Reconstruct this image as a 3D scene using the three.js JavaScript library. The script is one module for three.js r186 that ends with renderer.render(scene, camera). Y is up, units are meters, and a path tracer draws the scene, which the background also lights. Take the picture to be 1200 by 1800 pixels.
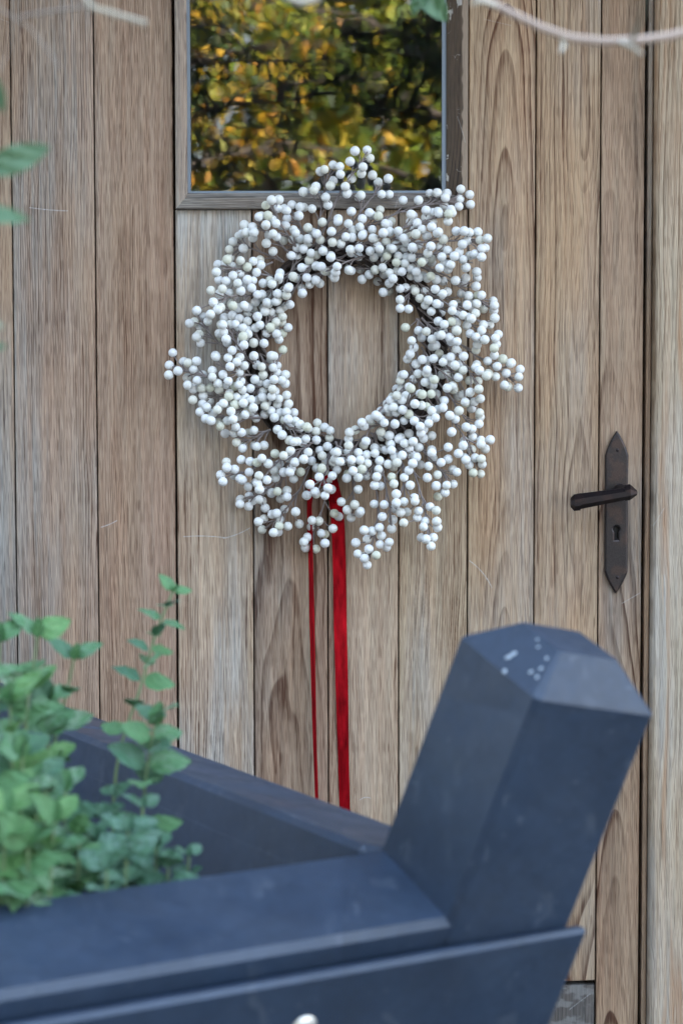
import * as THREE from 'three';
import { ConvexGeometry } from 'three/addons/geometries/ConvexGeometry.js';
import { RoundedBoxGeometry } from 'three/addons/geometries/RoundedBoxGeometry.js';
import { mergeGeometries } from 'three/addons/utils/BufferGeometryUtils.js';

// ---------------------------------------------------------------- camera, sky, sun, exposure
const scene = new THREE.Scene();
const F = 3400, PITCH = Math.atan(0.0618), ROLL = 0.0018, EYE = new THREE.Vector3(0, 1.25, 3.06);
const camera = new THREE.PerspectiveCamera(2 * Math.atan(900 / F) * 180 / Math.PI, 2 / 3, 0.05, 600);
camera.position.copy(EYE);
camera.rotation.order = 'YXZ';
camera.rotation.set(-PITCH, 0, -ROLL);
camera.focus = 3.03;
camera.userData.fStop = 6.6;
const renderer = new THREE.WebGLRenderer({ antialias: true });
renderer.toneMapping = THREE.LinearToneMapping;
renderer.toneMappingExposure = 11;
renderer.shadowMap.enabled = true;

const SUN = new THREE.Vector3(0.72, 0.42, -0.55).normalize();
{
  const W = 256, H = 128, d = new Float32Array(W * H * 4);
  for (let j = 0; j < H; j++) for (let i = 0; i < W; i++) {
    const el = ((j + 0.5) / H - 0.5) * Math.PI, az = ((i + 0.5) / W - 0.5) * 2 * Math.PI;
    const y = Math.sin(el), x = Math.cos(az) * Math.cos(el), z = Math.sin(az) * Math.cos(el);
    const c = Math.max(0, x * SUN.x + y * SUN.y + z * SUN.z), h = Math.pow(1 - Math.max(0, y), 2.6);
    const glow = 1.5 * Math.pow(c, 9) + 0.34 * c * c * c, o = (j * W + i) * 4;
    d[o] = 0.64 + 0.68 * h + glow; d[o + 1] = 0.86 + 0.57 * h + glow * 0.97; d[o + 2] = 1.20 + 0.28 * h + glow * 0.9; d[o + 3] = 1;
  }
  const t = new THREE.DataTexture(d, W, H, THREE.RGBAFormat, THREE.FloatType);
  t.mapping = THREE.EquirectangularReflectionMapping; t.magFilter = THREE.LinearFilter; t.minFilter = THREE.LinearFilter; t.needsUpdate = true;
  scene.background = t; scene.environment = t;
  scene.environmentIntensity = 0.3; scene.backgroundIntensity = 0.3;
}
const sun = new THREE.DirectionalLight(new THREE.Color(1, 0.93, 0.82), 4.5);
sun.position.copy(SUN).multiplyScalar(60); sun.castShadow = true;
sun.shadow.mapSize.set(4096, 4096); sun.shadow.radius = 1;
Object.assign(sun.shadow.camera, { left: -26, right: 26, top: 26, bottom: -26, near: 1, far: 130 });
scene.add(sun); scene.add(sun.target);

// ---------------------------------------------------------------- helpers
const V = (x, y, z) => new THREE.Vector3(x, y, z);
function rng(s) { return () => { s = (s + 0x6d2b79f5) | 0; let t = Math.imul(s ^ (s >>> 15), 1 | s); t = (t + Math.imul(t ^ (t >>> 7), 61 | t)) ^ t; return ((t ^ (t >>> 14)) >>> 0) / 4294967296; }; }
const FW = V(0, -Math.sin(PITCH), -Math.cos(PITCH)), UPV = V(0, Math.cos(PITCH), -Math.sin(PITCH));
function dir(px, py) {
  const x = px - 600, y = py - 900, a = ROLL, dx = x * Math.cos(a) - y * Math.sin(a), dy = x * Math.sin(a) + y * Math.cos(a);
  return FW.clone().addScaledVector(UPV, -dy / F).add(V(dx / F, 0, 0));
}
const D = (px, py, depth) => EYE.clone().addScaledVector(dir(px, py), depth);
function P(px, py, z = 0) { const d = dir(px, py); return EYE.clone().addScaledVector(d, (z - EYE.z) / d.z); }
const used = {};
function numbered(name) { const n = used[name] = (used[name] ?? -1) + 1; return n ? name + '_' + String(n).padStart(3, '0') : name; }
function tag(o, label, category, group, kind) {
  if (label) o.userData.label = label;
  if (category) o.userData.category = category;
  if (group) o.userData.group = group;
  if (kind) o.userData.kind = kind;
  return o;
}
function thing(name, label, category, pos = V(0, 0, 0), group) {
  const g = new THREE.Group(); g.name = numbered(name); g.position.copy(pos); scene.add(g);
  return tag(g, label, category, group);
}
const shades = (m) => { m.castShadow = true; m.receiveShadow = true; return m; };
// adds a mesh given in world coordinates under a parent that may stand elsewhere (parents are only moved, never turned)
function part(name, geo, mat, parent, world = true) {
  const m = shades(new THREE.Mesh(geo, mat)); m.name = name;
  if (parent === scene) m.name = numbered(name);
  else if (world) { const o = V(0, 0, 0); for (let p = parent; p && p !== scene; p = p.parent) o.add(p.position); m.position.sub(o); }
  parent.add(m);
  return m;
}
// smooth value noise
const PERM = (() => { const r = rng(77), p = new Float32Array(65536); for (let i = 0; i < 65536; i++) p[i] = r(); return p; })();
function noise(x, y) {
  const xi = Math.floor(x), yi = Math.floor(y), fx = x - xi, fy = y - yi, u = fx * fx * (3 - 2 * fx), v = fy * fy * (3 - 2 * fy);
  const h = (a, b) => PERM[((a * 374761 + b * 668265 + ((a * b) & 4095) * 31) ^ ((b << 7) + a * 13)) & 65535];
  const a = h(xi, yi), b = h(xi + 1, yi), c = h(xi, yi + 1), d = h(xi + 1, yi + 1);
  return a + (b - a) * u + (c - a) * v + (a - b - c + d) * u * v;
}
const fbm = (x, y) => 0.55 * noise(x, y) + 0.28 * noise(x * 2.1 + 7, y * 2.1 + 3) + 0.17 * noise(x * 4.3 + 1, y * 4.3 + 9);
const clamp = (x, a = 0, b = 1) => Math.min(b, Math.max(a, x)), mix = (a, b, t) => a + (b - a) * t;
const smooth = (a, b, x) => { const t = clamp((x - a) / (b - a)); return t * t * (3 - 2 * t); };
const enc = (x) => { x = clamp(x); return 255 * (x <= 0.0031308 ? x * 12.92 : 1.055 * Math.pow(x, 1 / 2.4) - 0.055); };
function tex(W, H, fn, srgb = true, wrap = THREE.ClampToEdgeWrapping) {
  const d = new Uint8Array(W * H * 4), c = [0, 0, 0];
  for (let j = 0; j < H; j++) for (let i = 0; i < W; i++) {
    fn(i, j, c); const o = (j * W + i) * 4;
    for (let k = 0; k < 3; k++) d[o + k] = srgb ? enc(c[k]) : clamp(c[k]) * 255;
    d[o + 3] = 255;
  }
  const t = new THREE.DataTexture(d, W, H); if (srgb) t.colorSpace = THREE.SRGBColorSpace;
  t.magFilter = THREE.LinearFilter; t.minFilter = THREE.LinearMipmapLinearFilter; t.generateMipmaps = true; t.wrapS = t.wrapT = wrap; t.needsUpdate = true;
  return t;
}

// ---------------------------------------------------------------- weathered oak
// w, h: metres of the piece; o: where the heart lies, ring width, tones. Colour and relief come from the same grain.
function oak(w, h, o, W = 0, H = 0) {
  W = W || Math.max(24, Math.round(w * 1700)); H = H || Math.min(2048, Math.round(h * 1150));
  const L = o.light, K = o.dark, s = o.seed * 17.3, hgt = new Float32Array(W * H), r = rng(o.seed * 101);
  const marks = [];
  for (let k = 0; k < (o.scratches ?? 1); k++) marks.push([r() * w, r() * h, (r() - 0.5) * 0.05, (r() - 0.5) * 0.03, 0.3 + r() * 0.5, r() * 9]);
  const map = tex(W, H, (i, j, c) => {
    const x = (i + 0.5) / W * w, y = (j + 0.5) / H * h;
    const xw = x + 0.010 * (fbm(x * 9 + s, y * 1.5 + s) - 0.5) + 0.0026 * (noise(x * 38 + s, y * 6) - 0.5) + 0.0011 * (noise(x * 110 + s, y * 19) - 0.5) + o.lean * (y - h / 2);
    const depth = o.d0 + o.slope * (y - o.y0) + 0.040 * (noise(s, y * 1.35 + s) - 0.5) + 0.016 * (noise(s + 9 + x * 6, y * 4.2) - 0.5) + 0.007 * (noise(x * 34 + s, y * 9) - 0.5);
    const R = Math.sqrt((xw - o.cx) * (xw - o.cx) + depth * depth) / o.ring;
    const Rw = R + 0.5 * noise(R * 0.7 + s, 3) , g = Rw - Math.floor(Rw), id = PERM[(Math.floor(Rw) * 7919 + o.seed * 131) & 65535];
    const gate = 0.25 + 0.9 * smooth(0.3, 0.75, noise(x * 24 + s, y * 3.3 + s)), late = (0.35 * smooth(0.05, 0.7, g) + 0.65 * smooth(0.62, 0.86, g)) * (1 - smooth(0.93, 1, g)) * gate;
    const pore = smooth(0.60, 0.86, noise(xw * 1250 + s, y * 46 + s)) * (1 - 0.65 * late);
    const fibre = smooth(0.15, 0.85, noise(xw * 1080 + s, y * 60)) - 0.5, band = noise(xw * 140 + s, y * 6) - 0.5, streak = 0.65 * smooth(0.15, 0.85, noise(xw * 640 + s + 21, y * 30 + s)) + 0.35 * noise(xw * 330 + s, y * 11) - 0.5, wide = fbm(xw * 26 + s, y * 0.9) - 0.5;
    const ray = smooth(0.76, 0.93, noise(xw * 420 + s + 40, y * 62)) * smooth(0.45, 0.65, noise(x * 26 + s, y * 9));
    const crack = smooth(0.80, 0.9, noise(xw * 340 + s + 11, y * 5.5 + s)) * smooth(0.55, 0.75, noise(x * 20 + s, y * 2 + 5));
    let t = o.contrast * (1.0 * (late - 0.25) * (0.6 + 0.8 * id) + 0.42 * (id - 0.5)) + 0.40 * pore - 0.42 * fibre + 0.24 * band + 0.46 * streak + 0.62 * wide + 0.34;
    t = clamp(t + 0.55 * crack - 0.16 * ray, -0.25, 1.45);
    const grey = smooth(0.42, 0.72, fbm(x * 8 + s + 5, y * 1.6 + s)) * o.grey * (0.55 + 0.9 * noise(xw * 260 + s, y * 7));
    const stain = (o.stain || 0) * smooth(0.5, 0.75, fbm(x * 18 + s + 3, y * 3.1 + s)) * (0.5 + noise(xw * 210, y * 6));
    for (let k = 0; k < 3; k++) c[k] = mix(L[k], K[k], t);
    const hue = fbm(x * 21 + s + 60, y * 2.3 + s) - 0.5 + 0.5 * (noise(xw * 190 + s, y * 8) - 0.5); c[0] *= 1 + 0.12 * hue; c[1] *= 1 - 0.02 * hue; c[2] *= 1 - 0.10 * hue + 0.10 * (fbm(x * 13 + s, y * 1.9 + 30) - 0.5);
    const lum = 0.3 * c[0] + 0.55 * c[1] + 0.15 * c[2];
    for (let k = 0; k < 3; k++) c[k] = mix(c[k], lum * [1.20, 1.11, 1.0][k], clamp(grey)) * (1 - 0.55 * clamp(stain));
    if (o.paint) { const q = o.paint(x, y, xw, s); if (q) for (let k = 0; k < 3; k++) c[k] = mix(c[k], q[k], q[3]); }
    for (const q of o.cuts || []) {
      const ax = q[2] - q[0], ay = q[3] - q[1], l2 = ax * ax + ay * ay, f = ((x - q[0]) * ax + (y - q[1]) * ay) / l2;
      if (f > 0 && f < 1) { const d = ((x - q[0]) * ay - (y - q[1]) * ax) / Math.sqrt(l2) - q[4] * 4 * f * (1 - f), a = (1 - smooth(0.0003, 0.0011, Math.abs(d))) * (0.35 + 0.65 * noise(f * 30, s)); for (let k = 0; k < 3; k++) c[k] = mix(c[k], 0.56, a * 0.7); }
    }
    for (const m of marks) {
      const u = (x - m[0]) * Math.cos(m[5]) + (y - m[1]) * Math.sin(m[5]), q = -(x - m[0]) * Math.sin(m[5]) + (y - m[1]) * Math.cos(m[5]);
      if (Math.abs(u) < 0.022 && Math.abs(q - m[2] * 12 * u * u) < 0.0007) { const a = m[4] * (0.35 + 0.65 * noise(u * 400, m[0] * 900)); for (let k = 0; k < 3; k++) c[k] = mix(c[k], 0.55, a * 0.45); }
    }
    hgt[j * W + i] = clamp(0.72 - 0.30 * pore - 0.5 * crack + 0.30 * fibre + 0.16 * late);
  });
  const bump = tex(W, H, (i, j, c) => { c[0] = c[1] = c[2] = hgt[j * W + i]; }, false);
  return new THREE.MeshStandardMaterial({ map, bumpMap: bump, bumpScale: o.bump ?? 0.0011, roughness: 0.82 });
}

// a board lying in the door: cross-section with eased edges run from y0 to y1; uv 0..1 across and along
function board(x0, x1, y0, y1, z, t, e = 0.0022, skew = [0, 0]) {
  const w = x1 - x0, pr = [[0, -t], [0, -e * 1.5], [e * 0.3, -e * 0.55], [e, 0], [w - e, 0], [w - e * 0.3, -e * 0.55], [w, -e * 1.5], [w, -t]];
  const pos = [], uv = [], n = pr.length;
  const quad = (a, b, c, d, ua, ub, uc, ud) => { pos.push(...a, ...b, ...c, ...a, ...c, ...d); uv.push(...ua, ...ub, ...uc, ...ua, ...uc, ...ud); };
  const at = (k, y) => [x0 + pr[k][0], y + (y === y0 ? skew[0] : skew[1]) * (pr[k][0] / w), z + pr[k][1]], U = (k) => clamp(pr[k][0] / w, 0.01, 0.99);
  for (let k = 0; k < n - 1; k++) quad(at(k, y0), at(k + 1, y0), at(k + 1, y1), at(k, y1), [U(k), 0.002], [U(k + 1), 0.002], [U(k + 1), 0.998], [U(k), 0.998]);
  quad(at(n - 1, y0), at(0, y0), at(0, y1), at(n - 1, y1), [0.9, 0], [0.1, 0], [0.1, 1], [0.9, 1]);
  for (const [y, v, up] of [[y0, 0.002, 0], [y1, 0.998, 1]]) for (let k = 1; k < n - 1; k++) {
    const tri = up ? [0, k, k + 1] : [0, k + 1, k];
    for (const q of tri) { pos.push(...at(q, y)); uv.push(U(q), v); }
  }
  const g = new THREE.BufferGeometry();
  g.setAttribute('position', new THREE.Float32BufferAttribute(pos, 3)); g.setAttribute('uv', new THREE.Float32BufferAttribute(uv, 2)); g.computeVertexNormals();
  return g;
}
// uv in metres from whichever axis plane a face looks along
function boxUV(g, scale = 1) {
  g = g.index ? g.toNonIndexed() : g;
  const p = g.attributes.position, nn = g.attributes.normal, uv = new Float32Array(p.count * 2);
  for (let i = 0; i < p.count; i += 3) {
    let nx = 0, ny = 0, nz = 0; for (let k = 0; k < 3; k++) { nx += Math.abs(nn.getX(i + k)); ny += Math.abs(nn.getY(i + k)); nz += Math.abs(nn.getZ(i + k)); }
    for (let k = 0; k < 3; k++) {
      const x = p.getX(i + k), y = p.getY(i + k), z = p.getZ(i + k), q = ny > nx * 1.07 && ny > nz * 1.07 ? [x, z] : nx > nz * 1.05 ? [z, y] : [x, y];
      uv[(i + k) * 2] = q[0] * scale; uv[(i + k) * 2 + 1] = q[1] * scale;
    }
  }
  g.setAttribute('uv', new THREE.BufferAttribute(uv, 2));
  return g;
}
function tube(pts, r0, r1 = r0, seg = 0, rad = 6) {
  const c = pts.length === 2 ? new THREE.LineCurve3(pts[0], pts[1]) : new THREE.CatmullRomCurve3(pts), n = seg || Math.max(2, pts.length * 3);
  const g = new THREE.TubeGeometry(c, n, 1, rad, false), p = g.attributes.position, nn = g.attributes.normal;
  for (let i = 0; i <= n; i++) { const r = mix(r0, r1, i / n); for (let k = 0; k <= rad; k++) { const q = i * (rad + 1) + k; p.setXYZ(q, p.getX(q) + nn.getX(q) * (r - 1), p.getY(q) + nn.getY(q) * (r - 1), p.getZ(q) + nn.getZ(q) * (r - 1)); } }
  return g;
}
const std = (color, roughness = 0.8, more = {}) => new THREE.MeshStandardMaterial({ color: new THREE.Color().setRGB(...color), roughness, ...more });

// ---------------------------------------------------------------- ground and house
{
  const t = tex(512, 512, (i, j, c) => {
    const x = i / 512, y = j / 512, n = noise(x * 64, y * 64), m = noise(x * 256, y * 256), b = fbm(x * 8, y * 8);
    const v = 0.080 + 0.035 * (n - 0.5) + 0.04 * (m - 0.5) + 0.03 * (b - 0.5); c[0] = v * 1.05; c[1] = v * 0.97; c[2] = v * 0.86;
  }, true, THREE.RepeatWrapping);
  const g = new THREE.PlaneGeometry(420, 420); g.rotateX(-Math.PI / 2); t.repeat.set(300, 300);
  const m = part('ground', g, new THREE.MeshStandardMaterial({ map: t, bumpMap: t, bumpScale: 0.004, roughness: 0.95 }), scene);
  tag(m, 'dark grey gravel ground in front of the house', null, null, 'structure');
}
const doorL = P(-60, 900).x, doorR = P(1129, 900).x, doorTop = 2.2, doorBot = 0.09;
{
  const wallMat = std([0.42, 0.39, 0.34], 0.93), roofMat = std([0.14, 0.075, 0.055], 0.85), dark = std([0.09, 0.08, 0.075], 0.9);
  const box = (x0, x1, y0, y1, z0, z1) => boxUV(new THREE.BoxGeometry(x1 - x0, y1 - y0, z1 - z0).translate((x0 + x1) / 2, (y0 + y1) / 2, (z0 + z1) / 2));
  const h = thing('house', 'house whose weathered timber doorway fills the photograph', 'house'), xl = doorL - 0.14, xr = doorR + 0.19;
  tag(h, null, null, null, 'structure');
  part('wall', mergeGeometries([box(-6, xl, 0, 6.4, -0.3, 0.05), box(xr, 10, 0, 6.4, -0.3, 0.05), box(xl, xr, doorTop + 0.12, 6.4, -0.3, 0.05), box(-6, -5.7, 0, 6.4, -7, -0.3), box(9.7, 10, 0, 6.4, -7, -0.3), box(-6, 10, 0, 6.4, -7.3, -7)]), wallMat, h);
  part('floor', box(-5.7, 9.7, 0.01, 0.08, -7, -0.06), dark, h);
  part('ceiling', box(-5.7, 9.7, 2.7, 2.8, -7, -0.3), dark, h);
  const roof = new THREE.Shape([new THREE.Vector2(0.55, 6.32), new THREE.Vector2(-3.65, 7.8), new THREE.Vector2(-7.85, 6.32), new THREE.Vector2(-7.85, 6.48), new THREE.Vector2(-3.65, 7.96), new THREE.Vector2(0.55, 6.48)]);
  const rg = new THREE.ExtrudeGeometry(roof, { depth: 16.8, bevelEnabled: false }); rg.rotateY(-Math.PI / 2); rg.translate(10.4, 0, 0);
  const p = rg.attributes.position; for (let i = 0; i < p.count; i++) p.setZ(i, p.getZ(i));
  part('roof', rg, roofMat, h);
  part('added_shade_canopy', mergeGeometries([box(-1.25, 1.25, 2.50, 2.57, 0.051, 0.75), box(-1.1, -1.02, 2.36, 2.499, 0.051, 0.6), box(1.02, 1.1, 2.36, 2.499, 0.051, 0.6)]), std([0.16, 0.11, 0.08], 0.9), h);  // unseen canopy, added to block sky and darken the upper door
  part('threshold', box(xl, xr, 0.001, 0.085, -0.06, 0.16), std([0.28, 0.27, 0.25], 0.9), h);
}

// ---------------------------------------------------------------- door
const door = thing('door', 'weathered vertical-plank oak door behind the white berry wreath', 'door');
const TZ = 0.028;
const Y = (py, px = 600, z = 0) => P(px, py, z).y, X = (px, py = 900, z = 0) => P(px, py, z).x;
const winTop = 2.02, frameBot = Y(368), kickTop = Y(1729, 1020), baseTop = Y(369);
const OAK = { light: [0.405, 0.287, 0.190], dark: [0.185, 0.112, 0.068] };
const tone = (l, r = 1, b = 1) => ({ light: [OAK.light[0] * l * r, OAK.light[1] * l, OAK.light[2] * l * b], dark: [OAK.dark[0] * l * r, OAK.dark[1] * l, OAK.dark[2] * l * b] });
const edges = [-60, 28, 172, 311, 445, 576, 700, 821, 938, 1051, 1128];
const spec = [
  { ...tone(0.88, 1, 1.04), cx: 0.20, d0: 0.10, slope: 0.02, y0: 1, ring: 0.0028, lean: 0.004, contrast: 0.7, grey: 0.7 },
  { ...tone(0.93, 1.05, 1.03), cx: 0.30, d0: 0.12, slope: 0.02, y0: 1, ring: 0.0032, lean: 0.006, contrast: 0.65, grey: 0.6 },
  { ...tone(0.95, 1.02, 1.07), cx: -0.16, d0: 0.10, slope: 0.03, y0: 1, ring: 0.0030, lean: -0.004, contrast: 0.65, grey: 0.75 },
  { ...tone(1.25, 0.96, 1.06), cx: 0.22, d0: 0.08, slope: 0.02, y0: 1, ring: 0.0036, lean: 0.004, contrast: 0.8, grey: 0.9, stain: 0.15 },
  { ...tone(0.90, 1.01, 1.04), cx: 0.05, d0: 0.055, slope: 0.016, y0: 0.2, ring: 0.0085, lean: 0.010, contrast: 0.8, grey: 0.6, stain: 0.12 },
  { ...tone(1.15, 0.98, 1.04), cx: 0.19, d0: 0.10, slope: 0.03, y0: 1, ring: 0.0026, lean: 0.003, contrast: 0.6, grey: 0.85 },
  { ...tone(1.08, 0.98, 1.0), cx: -0.12, d0: 0.09, slope: 0.01, y0: 1, ring: 0.0034, lean: -0.006, contrast: 0.7, grey: 0.7 },
  { ...tone(0.99, 1.04, 0.95), cx: 0.058, d0: 0.030, slope: 0.050, y0: 0.72, ring: 0.0072, lean: 0.004, contrast: 0.95, grey: 0.4 },
  { ...tone(0.91, 1.05, 0.93), cx: 0.070, d0: 0.020, slope: -0.045, y0: 1.35, ring: 0.0066, lean: -0.010, contrast: 0.95, grey: 0.4 },
  { ...tone(0.82, 1.06, 0.98), cx: 0.02, d0: 0.05, slope: 0.040, y0: 0.35, ring: 0.0060, lean: 0.006, contrast: 0.9, grey: 0.5, stain: 0.4 },
];
const CUTS = { 2: [[177, 926, 206, 914, 0.001]], 3: [[322, 944, 398, 946, -0.002], [392, 947, 440, 928, 0.002]], 7: [[824, 984, 864, 1032, -0.004]], 5: [[632, 1405, 652, 1402, -0.003]], 1: [[52, 366, 120, 372, 0.001]] };   // scratches seen in the photograph
const GAP = 0.0010, zs = [0, 0.0006, -0.0004, 0.0003, -0.0003, 0.0005, 0, 0.0008, -0.0003, 0.0004];
for (let k = 0; k < 10; k++) {
  const under = k >= 3 && k <= 6, x0 = X(edges[k]) + GAP, x1 = X(edges[k + 1]) - GAP - (k === 2 ? 0.0016 : 0), o = { ...spec[k], seed: k + 3 };
  const low = k === 9 ? doorBot : kickTop + 0.002, high = under ? baseTop : doorTop;
  o.cuts = (CUTS[k] || []).map(([ax, ay, bx, by, bend]) => { const a = P(ax, ay), b = P(bx, by); return [a.x - x0, a.y - low, b.x - x0, b.y - low, bend]; });
  part('plank', board(x0, x1, low, high, zs[k], TZ, 0.0016, k === 9 ? [0, 0] : [k === 8 ? 0.004 : 0, 0]), oak(x1 - x0, high - low, o), door);
  if (under) part('plank', board(x0, x1, winTop + 0.03, doorTop, zs[k], TZ), oak(x1 - x0, doorTop - winTop - 0.03, { ...o, seed: k + 43 }), door);
}
part('kick_board', board(X(-60) + GAP, X(1051) - GAP, doorBot, kickTop - 0.003, -0.001, TZ, 0.003), oak(X(1051) - X(-60), kickTop - doorBot,
  { light: [0.115, 0.10, 0.09], dark: [0.055, 0.048, 0.044], seed: 31, cx: 0.4, d0: 0.3, slope: 0.02, y0: 0, ring: 0.006, lean: 0, contrast: 0.5, grey: 0.9, scratches: 3,
    paint: (x, y) => { const a = smooth(0.48, 0.72, fbm(x * 62, y * 90)); return a ? [0.22, 0.21, 0.20, 0.55 * a] : null; } }, 1024, 160), door);
part('ledge', new THREE.BoxGeometry(doorR - doorL, baseTop - doorBot, 0.014).translate((doorL + doorR) / 2, (baseTop + doorBot) / 2, -TZ - 0.0075), std([0.035, 0.018, 0.011], 0.95), door);
for (const [a, b] of [[-60, 311], [821, 1128]]) part('ledge', new THREE.BoxGeometry(X(b) - X(a), doorTop - baseTop - 0.001, 0.014).translate((X(a) + X(b)) / 2, (doorTop + baseTop) / 2 + 0.0005, -TZ - 0.0075), std([0.035, 0.018, 0.011], 0.95), door);

// window in the door: a mitred moulding round a double pane
{
  const win = new THREE.Group(); win.name = 'window'; door.add(win);
  const l = X(309.5, 250), r = X(821, 250), b = frameBot, t = winTop + 0.028;
  // insets from the outer edge for left, bottom, right, top at each step of the profile
  const prof = [[[0, 0, 0, 0], -0.03], [[0, 0, 0, 0], 0.0105], [[0.0016, 0.0016, 0.0016, 0.0016], 0.012], [[0.0145, 0.0165, 0.0105, 0.017], 0.012], [[0.0158, 0.0178, 0.0120, 0.018], 0.0112], [[0.0170, 0.0262, 0.0325, 0.028], -0.006], [[0.0170, 0.0262, 0.0325, 0.028], -0.03]];
  const corner = (k, c) => { const [i, z] = prof[k]; return [[l + i[0], b + i[1], z], [r - i[2], b + i[1], z], [r - i[2], t - i[3], z], [l + i[0], t - i[3], z]][c]; };
  const mats = [
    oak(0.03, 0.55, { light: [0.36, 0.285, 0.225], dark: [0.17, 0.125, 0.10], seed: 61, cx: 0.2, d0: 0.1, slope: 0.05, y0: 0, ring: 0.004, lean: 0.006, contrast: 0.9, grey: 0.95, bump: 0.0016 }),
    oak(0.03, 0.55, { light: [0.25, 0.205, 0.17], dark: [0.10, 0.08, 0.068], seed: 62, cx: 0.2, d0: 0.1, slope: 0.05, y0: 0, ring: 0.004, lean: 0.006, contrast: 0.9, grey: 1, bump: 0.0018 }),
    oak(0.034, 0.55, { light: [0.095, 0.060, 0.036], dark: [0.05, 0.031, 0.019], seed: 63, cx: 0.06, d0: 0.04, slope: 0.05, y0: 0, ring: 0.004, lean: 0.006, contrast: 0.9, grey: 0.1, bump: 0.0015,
      paint: (x, y) => {   // white chips across the bevel and worn finish along its outer edge
        const a = smooth(0.80, 0.86, noise(x * 50 + 3, y * 105 + x * 50 + 2 * noise(x * 300, y * 200))) * smooth(0.3, 0.6, noise(x * 110 + 7, y * 60)) * (x < 0.024 ? 1 : 0), e = smooth(0.0235, 0.0262, x + 0.003 * (noise(4, y * 90) - 0.5)), q = e * 0.85;
        return a > q * 0.6 ? [0.55, 0.52, 0.48, 0.8 * a] : [0.30, 0.225, 0.165, q];
      } }),
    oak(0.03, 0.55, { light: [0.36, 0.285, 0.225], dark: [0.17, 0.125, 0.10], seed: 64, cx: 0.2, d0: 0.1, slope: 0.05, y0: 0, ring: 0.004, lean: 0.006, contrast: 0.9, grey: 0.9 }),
  ];
  // sides: left, bottom, right, top, each between two corners of the ring
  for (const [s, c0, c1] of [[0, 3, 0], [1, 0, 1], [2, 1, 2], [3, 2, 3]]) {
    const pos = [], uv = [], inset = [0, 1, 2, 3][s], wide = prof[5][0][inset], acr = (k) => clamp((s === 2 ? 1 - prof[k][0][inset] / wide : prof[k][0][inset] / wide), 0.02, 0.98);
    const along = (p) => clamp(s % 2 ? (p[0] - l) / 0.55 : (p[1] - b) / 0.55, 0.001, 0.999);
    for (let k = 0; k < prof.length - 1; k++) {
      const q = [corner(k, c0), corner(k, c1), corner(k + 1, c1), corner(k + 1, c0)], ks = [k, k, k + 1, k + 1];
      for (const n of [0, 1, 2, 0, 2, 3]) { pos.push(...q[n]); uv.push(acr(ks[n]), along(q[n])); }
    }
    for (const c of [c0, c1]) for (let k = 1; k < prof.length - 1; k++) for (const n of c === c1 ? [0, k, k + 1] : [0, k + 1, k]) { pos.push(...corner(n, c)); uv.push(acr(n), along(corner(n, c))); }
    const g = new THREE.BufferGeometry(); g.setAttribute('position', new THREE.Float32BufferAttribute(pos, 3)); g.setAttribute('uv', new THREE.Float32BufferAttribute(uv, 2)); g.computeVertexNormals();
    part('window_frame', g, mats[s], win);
  }
  const sealMat = std([0.20, 0.235, 0.28], 0.5), x0 = l + 0.0172, x1 = r - 0.0327, y0 = b + 0.0264, y1 = t - 0.0282;
  const bar = (a0, a1, b0, b1) => new THREE.BoxGeometry(a1 - a0, b1 - b0, 0.012).translate((a0 + a1) / 2, (b0 + b1) / 2, -0.0155);
  part('seal', mergeGeometries([bar(x0, x0 + 0.0042, y0, y1), bar(x1 - 0.0065, x1, y0, y1), bar(x0 + 0.0042, x1 - 0.0065, y0, y0 + 0.0036), bar(x0 + 0.0042, x1 - 0.0065, y1 - 0.004, y1)]), sealMat, win);
  const wavy = tex(256, 256, (i, j, c) => { const x = i / 256, y = j / 256; c[0] = c[1] = c[2] = 0.5 + 0.45 * (fbm(x * 5, y * 9) - 0.5) + 0.18 * (noise(x * 9 + 4, y * 26) - 0.5); }, false);
  const glass = new THREE.MeshPhysicalMaterial({ color: 0xffffff, roughness: 0.0, transmission: 1, thickness: 0, ior: 1.5, bumpMap: wavy, bumpScale: 0.00014 });
  for (const z of [-0.0185, -0.0265]) part('glass_pane', new THREE.BoxGeometry(x1 - x0 - 0.002, y1 - y0 - 0.002, 0.0002).translate((x0 + x1) / 2, (y0 + y1) / 2, z), glass, win);
}

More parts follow.
